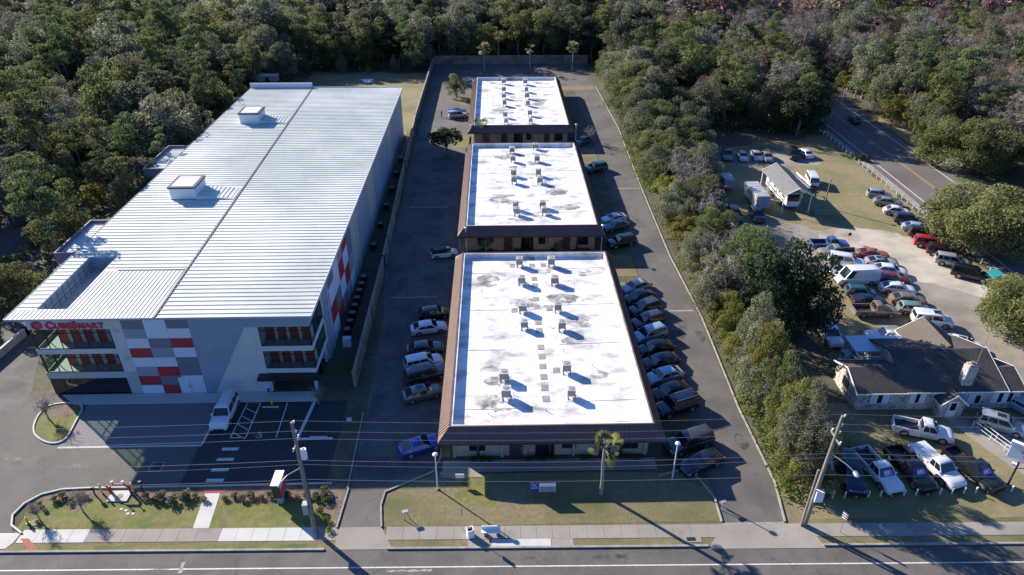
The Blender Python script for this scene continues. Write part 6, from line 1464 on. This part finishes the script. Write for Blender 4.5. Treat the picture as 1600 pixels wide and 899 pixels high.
# billboard at the far right
c = G(1575,757); t = thing('billboard', 'white sign panel with a fruit like emblem on a dark pole at the right edge', 'billboard', (c.x,c.y,0), R(-42))
q = MB(); q.cyl(0,0,0,3.4,.09,M['black'],10); q.build('pole', t); q = MB(); q.box(-1.1,3.3,-.15,.15,3.1,4.9,M['sign_white']); bp = q.build('panel', t)
q = MB(); q.box(-1.2,3.4,-.2,.2,4.9,5.05,M['sign_white']); q.box(-1.2,-.9,-.2,.2,4.6,4.9,M['sign_white']); q.build('frame', t)
q = MB()
def disc(x,z,a_,b_,m): q.face([(x+a_*math.cos(R(k*30)),-.156,z+b_*math.sin(R(k*30))) for k in range(12)], m)
disc(.4,3.85,.32,.26,mat('emblem_red',(.6,.1,.06),.5)); disc(.05,4.25,.3,.16,mat('emblem_tan',(.6,.4,.15),.5)); disc(.95,4.3,.3,.2,mat('emblem_green',(.08,.35,.12),.5)); disc(.9,3.8,.2,.25,mat('emblem_green',(.08,.35,.12),.5)); disc(1.5,4.1,.25,.3,mat('emblem_green',(.08,.35,.12),.5))
q.build('emblem', t)
q = MB(); q.box(-.5,-.1,-.5,-.2,2.7,2.9,M['sign_white']); q.build('flood_lamp', t)
# wooden pole in the far lot with timber stack
c = G(1287,324); t = thing('light_pole', 'slim wooden pole with a small lamp standing on the dry grass by the carport', 'light pole', (c.x,c.y,0)); q = MB(); q.tube([(0,0,0),(.1,0,5.4)],[.12,.09],M['wood'],8); q.build('pole', t); q = MB(); q.box(-.1,.45,-.15,.15,5.2,5.4,M['steel']); q.build('lamp', t)
c = G(1285,334); t = thing('timber_stack', 'stack of grey timber boards in the carport shadow', 'timber stack', (c.x,c.y,0))
for i in range(3): q = MB(); q.box(-1.7+.1*i,1.7-.15*i,-.8+.55*i,-.4+.55*i,.02,.2+.08*i,M['wood']); q.build('board', t)
c = G(1304,205); t = thing('utility_pole', 'thin pole with a white top beside the shaded side road', 'utility pole', (c.x,c.y,0)); q = MB(); q.tube([(0,0,0),(.2,0,9.5)],[.14,.1],M['wood'],8); q.build('pole', t); q = MB(); q.cyl(.4,0,8.6,9.4,.22,M['sign_white'],12); q.build('transformer', t)
c = G(1325,378); t = thing('small_sign', 'small dark sign on a post behind the blue pickup', 'sign', (c.x,c.y,0)); q = MB(); q.cyl(0,0,0,1.3,.03,M['steel'],6); q.build('post', t); q = MB(); q.box(-.25,.25,-.03,.03,1.1,1.6,M['black']); q.build('sign_plate', t)
c = G(573,127); q = MB(); q.prism([(c.x-1.9,c.y+1.6),(c.x+1.8,c.y+1.8),(c.x+1.3,c.y-1.2),(c.x-.3,c.y-1.8)],.02,.1,M['sign_white']); o = q.build('ground_sheet'); tag(o, 'white slab lying on the lawn behind the storage building', 'slab')
c = G(421,131); t = thing('garden_shed', 'small pale shed behind the back left corner of the storage building', 'shed', (c.x,c.y,0)); q = MB(); q.box(-2.6,2.6,-1.2,1.2,0,2.3,M['p_mid']); q.build('wall', t); q = MB(); q.box(-2.8,2.8,-1.4,1.4,2.3,2.4,M['p_white']); q.build('roof', t)
q = MB(); q.box(-.5,.4,-1.24,-1.2,0,2.0,M['dark_glass']); q.build('door', t)
# railing at the back corner
t = thing('fence_gate', 'low dark metal fence by the curved kerb behind the storage building', 'fence', (-18.9,152,0)); 
for i in range(4): q = MB(); q.cyl(-.8+i*.8,0,0,1.2,.03,M['black'],6); q.build('post', t)
q = MB(); q.tube([(-.8,0,1.15),(1.6,0,1.15)],.025,M['black'],6); q.tube([(-.8,0,.5),(1.6,0,.5)],.025,M['black'],6); q.build('rail', t)

# ---------------------------------------------------------------- person by the silver SUV
def person(x, y, rz):
    skin = mat('skin', (.35,.2,.14), .6); shirt = mat('navy_shirt', (.03,.05,.13), .8); jean = mat('dark_trousers', (.03,.035,.06), .85); hair = mat('dark_hair', (.02,.015,.012), .8); shoe = M['black']
    V3 = [(0,0,.98),(0,0,1.15),(0,.01,1.32),(0,.0,1.44),(0,-.01,1.52),(0,-.02,1.6),(0,-.02,1.70),
          (.1,0,.93),(.11,-.02,.52),(.12,.02,.1),(.12,-.13,.05), (-.1,0,.93),(-.12,.04,.52),(-.13,.06,.1),(-.13,-.09,.05),
          (.17,0,1.41),(.23,.02,1.14),(.25,-.08,.9),(.255,-.12,.82), (-.17,0,1.41),(-.24,.02,1.14),(-.25,-.08,.9),(-.255,-.12,.82)]
    Rv = [.15,.13,.155,.1,.055,.085,.075,.1,.065,.045,.045,.1,.065,.045,.045,.07,.045,.035,.03,.07,.045,.035,.03]
    E = [(0,1),(1,2),(2,3),(3,4),(4,5),(5,6),(0,7),(7,8),(8,9),(9,10),(0,11),(11,12),(12,13),(13,14),(3,15),(15,16),(16,17),(17,18),(3,19),(19,20),(20,21),(21,22)]
    for b_, s_ in ((18,1),(22,-1)):
        bx,by,bz = V3[b_]
        for k in range(5):
            i = len(V3); dy = -.03+.018*k
            if k == 4: V3.append((bx-.02*s_,by-.04,bz-.04)); Rv.append(.009)
            else: V3.append((bx,by+dy,bz-.1-.01*(k%2))); Rv.append(.009)
            E.append((b_,i))
    me = bpy.data.meshes.new('person'); me.from_pydata(V3, E, []); me.update()
    o = bpy.data.objects.new('person', me); COL.objects.link(o); sm = o.modifiers.new('s','SKIN'); 
    for i,v in enumerate(me.skin_vertices[0].data): v.radius = (Rv[i]*1.15 if i < 4 else Rv[i], Rv[i]*.8 if i < 4 else Rv[i]); v.use_root = (i == 0)
    ss = o.modifiers.new('b','SUBSURF'); ss.levels = ss.render_levels = 1
    bpy.context.view_layer.update(); m2 = bpy.data.meshes.new_from_object(o.evaluated_get(bpy.context.evaluated_depsgraph_get())); o.modifiers.clear(); o.data = m2; m2.name = 'person'
    m2.materials.clear(); [m2.materials.append(m) for m in (skin, shirt, jean, shoe)]
    for p in m2.polygons:
        z = p.center.z; ax = abs(p.center.x); p.use_smooth = True
        p.material_index = 3 if z < .12 else 2 if z < .98 and ax < .215 else 1 if (z < 1.47 and not (ax > .2 and z < 1.16)) else 0
    o.location = (x,y,.02); o.rotation_euler = (0,0,rz); tag(o, 'person in dark blue clothes standing on the drive behind the silver SUV', 'person')
    q = MB(); q.ball((0,.0,1.68),.098,hair,12,8,(.95,1.05,.9)); q.build('hair', o)
    q = MB()
    for s_ in (-1,1): q.ball((s_*.03,-.1,1.645),.012,M['black'],6,4); q.ball((s_*.085,-.01,1.63),.022,skin,6,4,(.5,1,1.2))
    q.ball((0,-.115,1.62),.014,skin,6,4); q.box(-.022,.022,-.106,-.1,1.58,1.587,M['p_red']); q.build('face', o)
c = G(690,183.5); person(c.x, c.y, R(70))
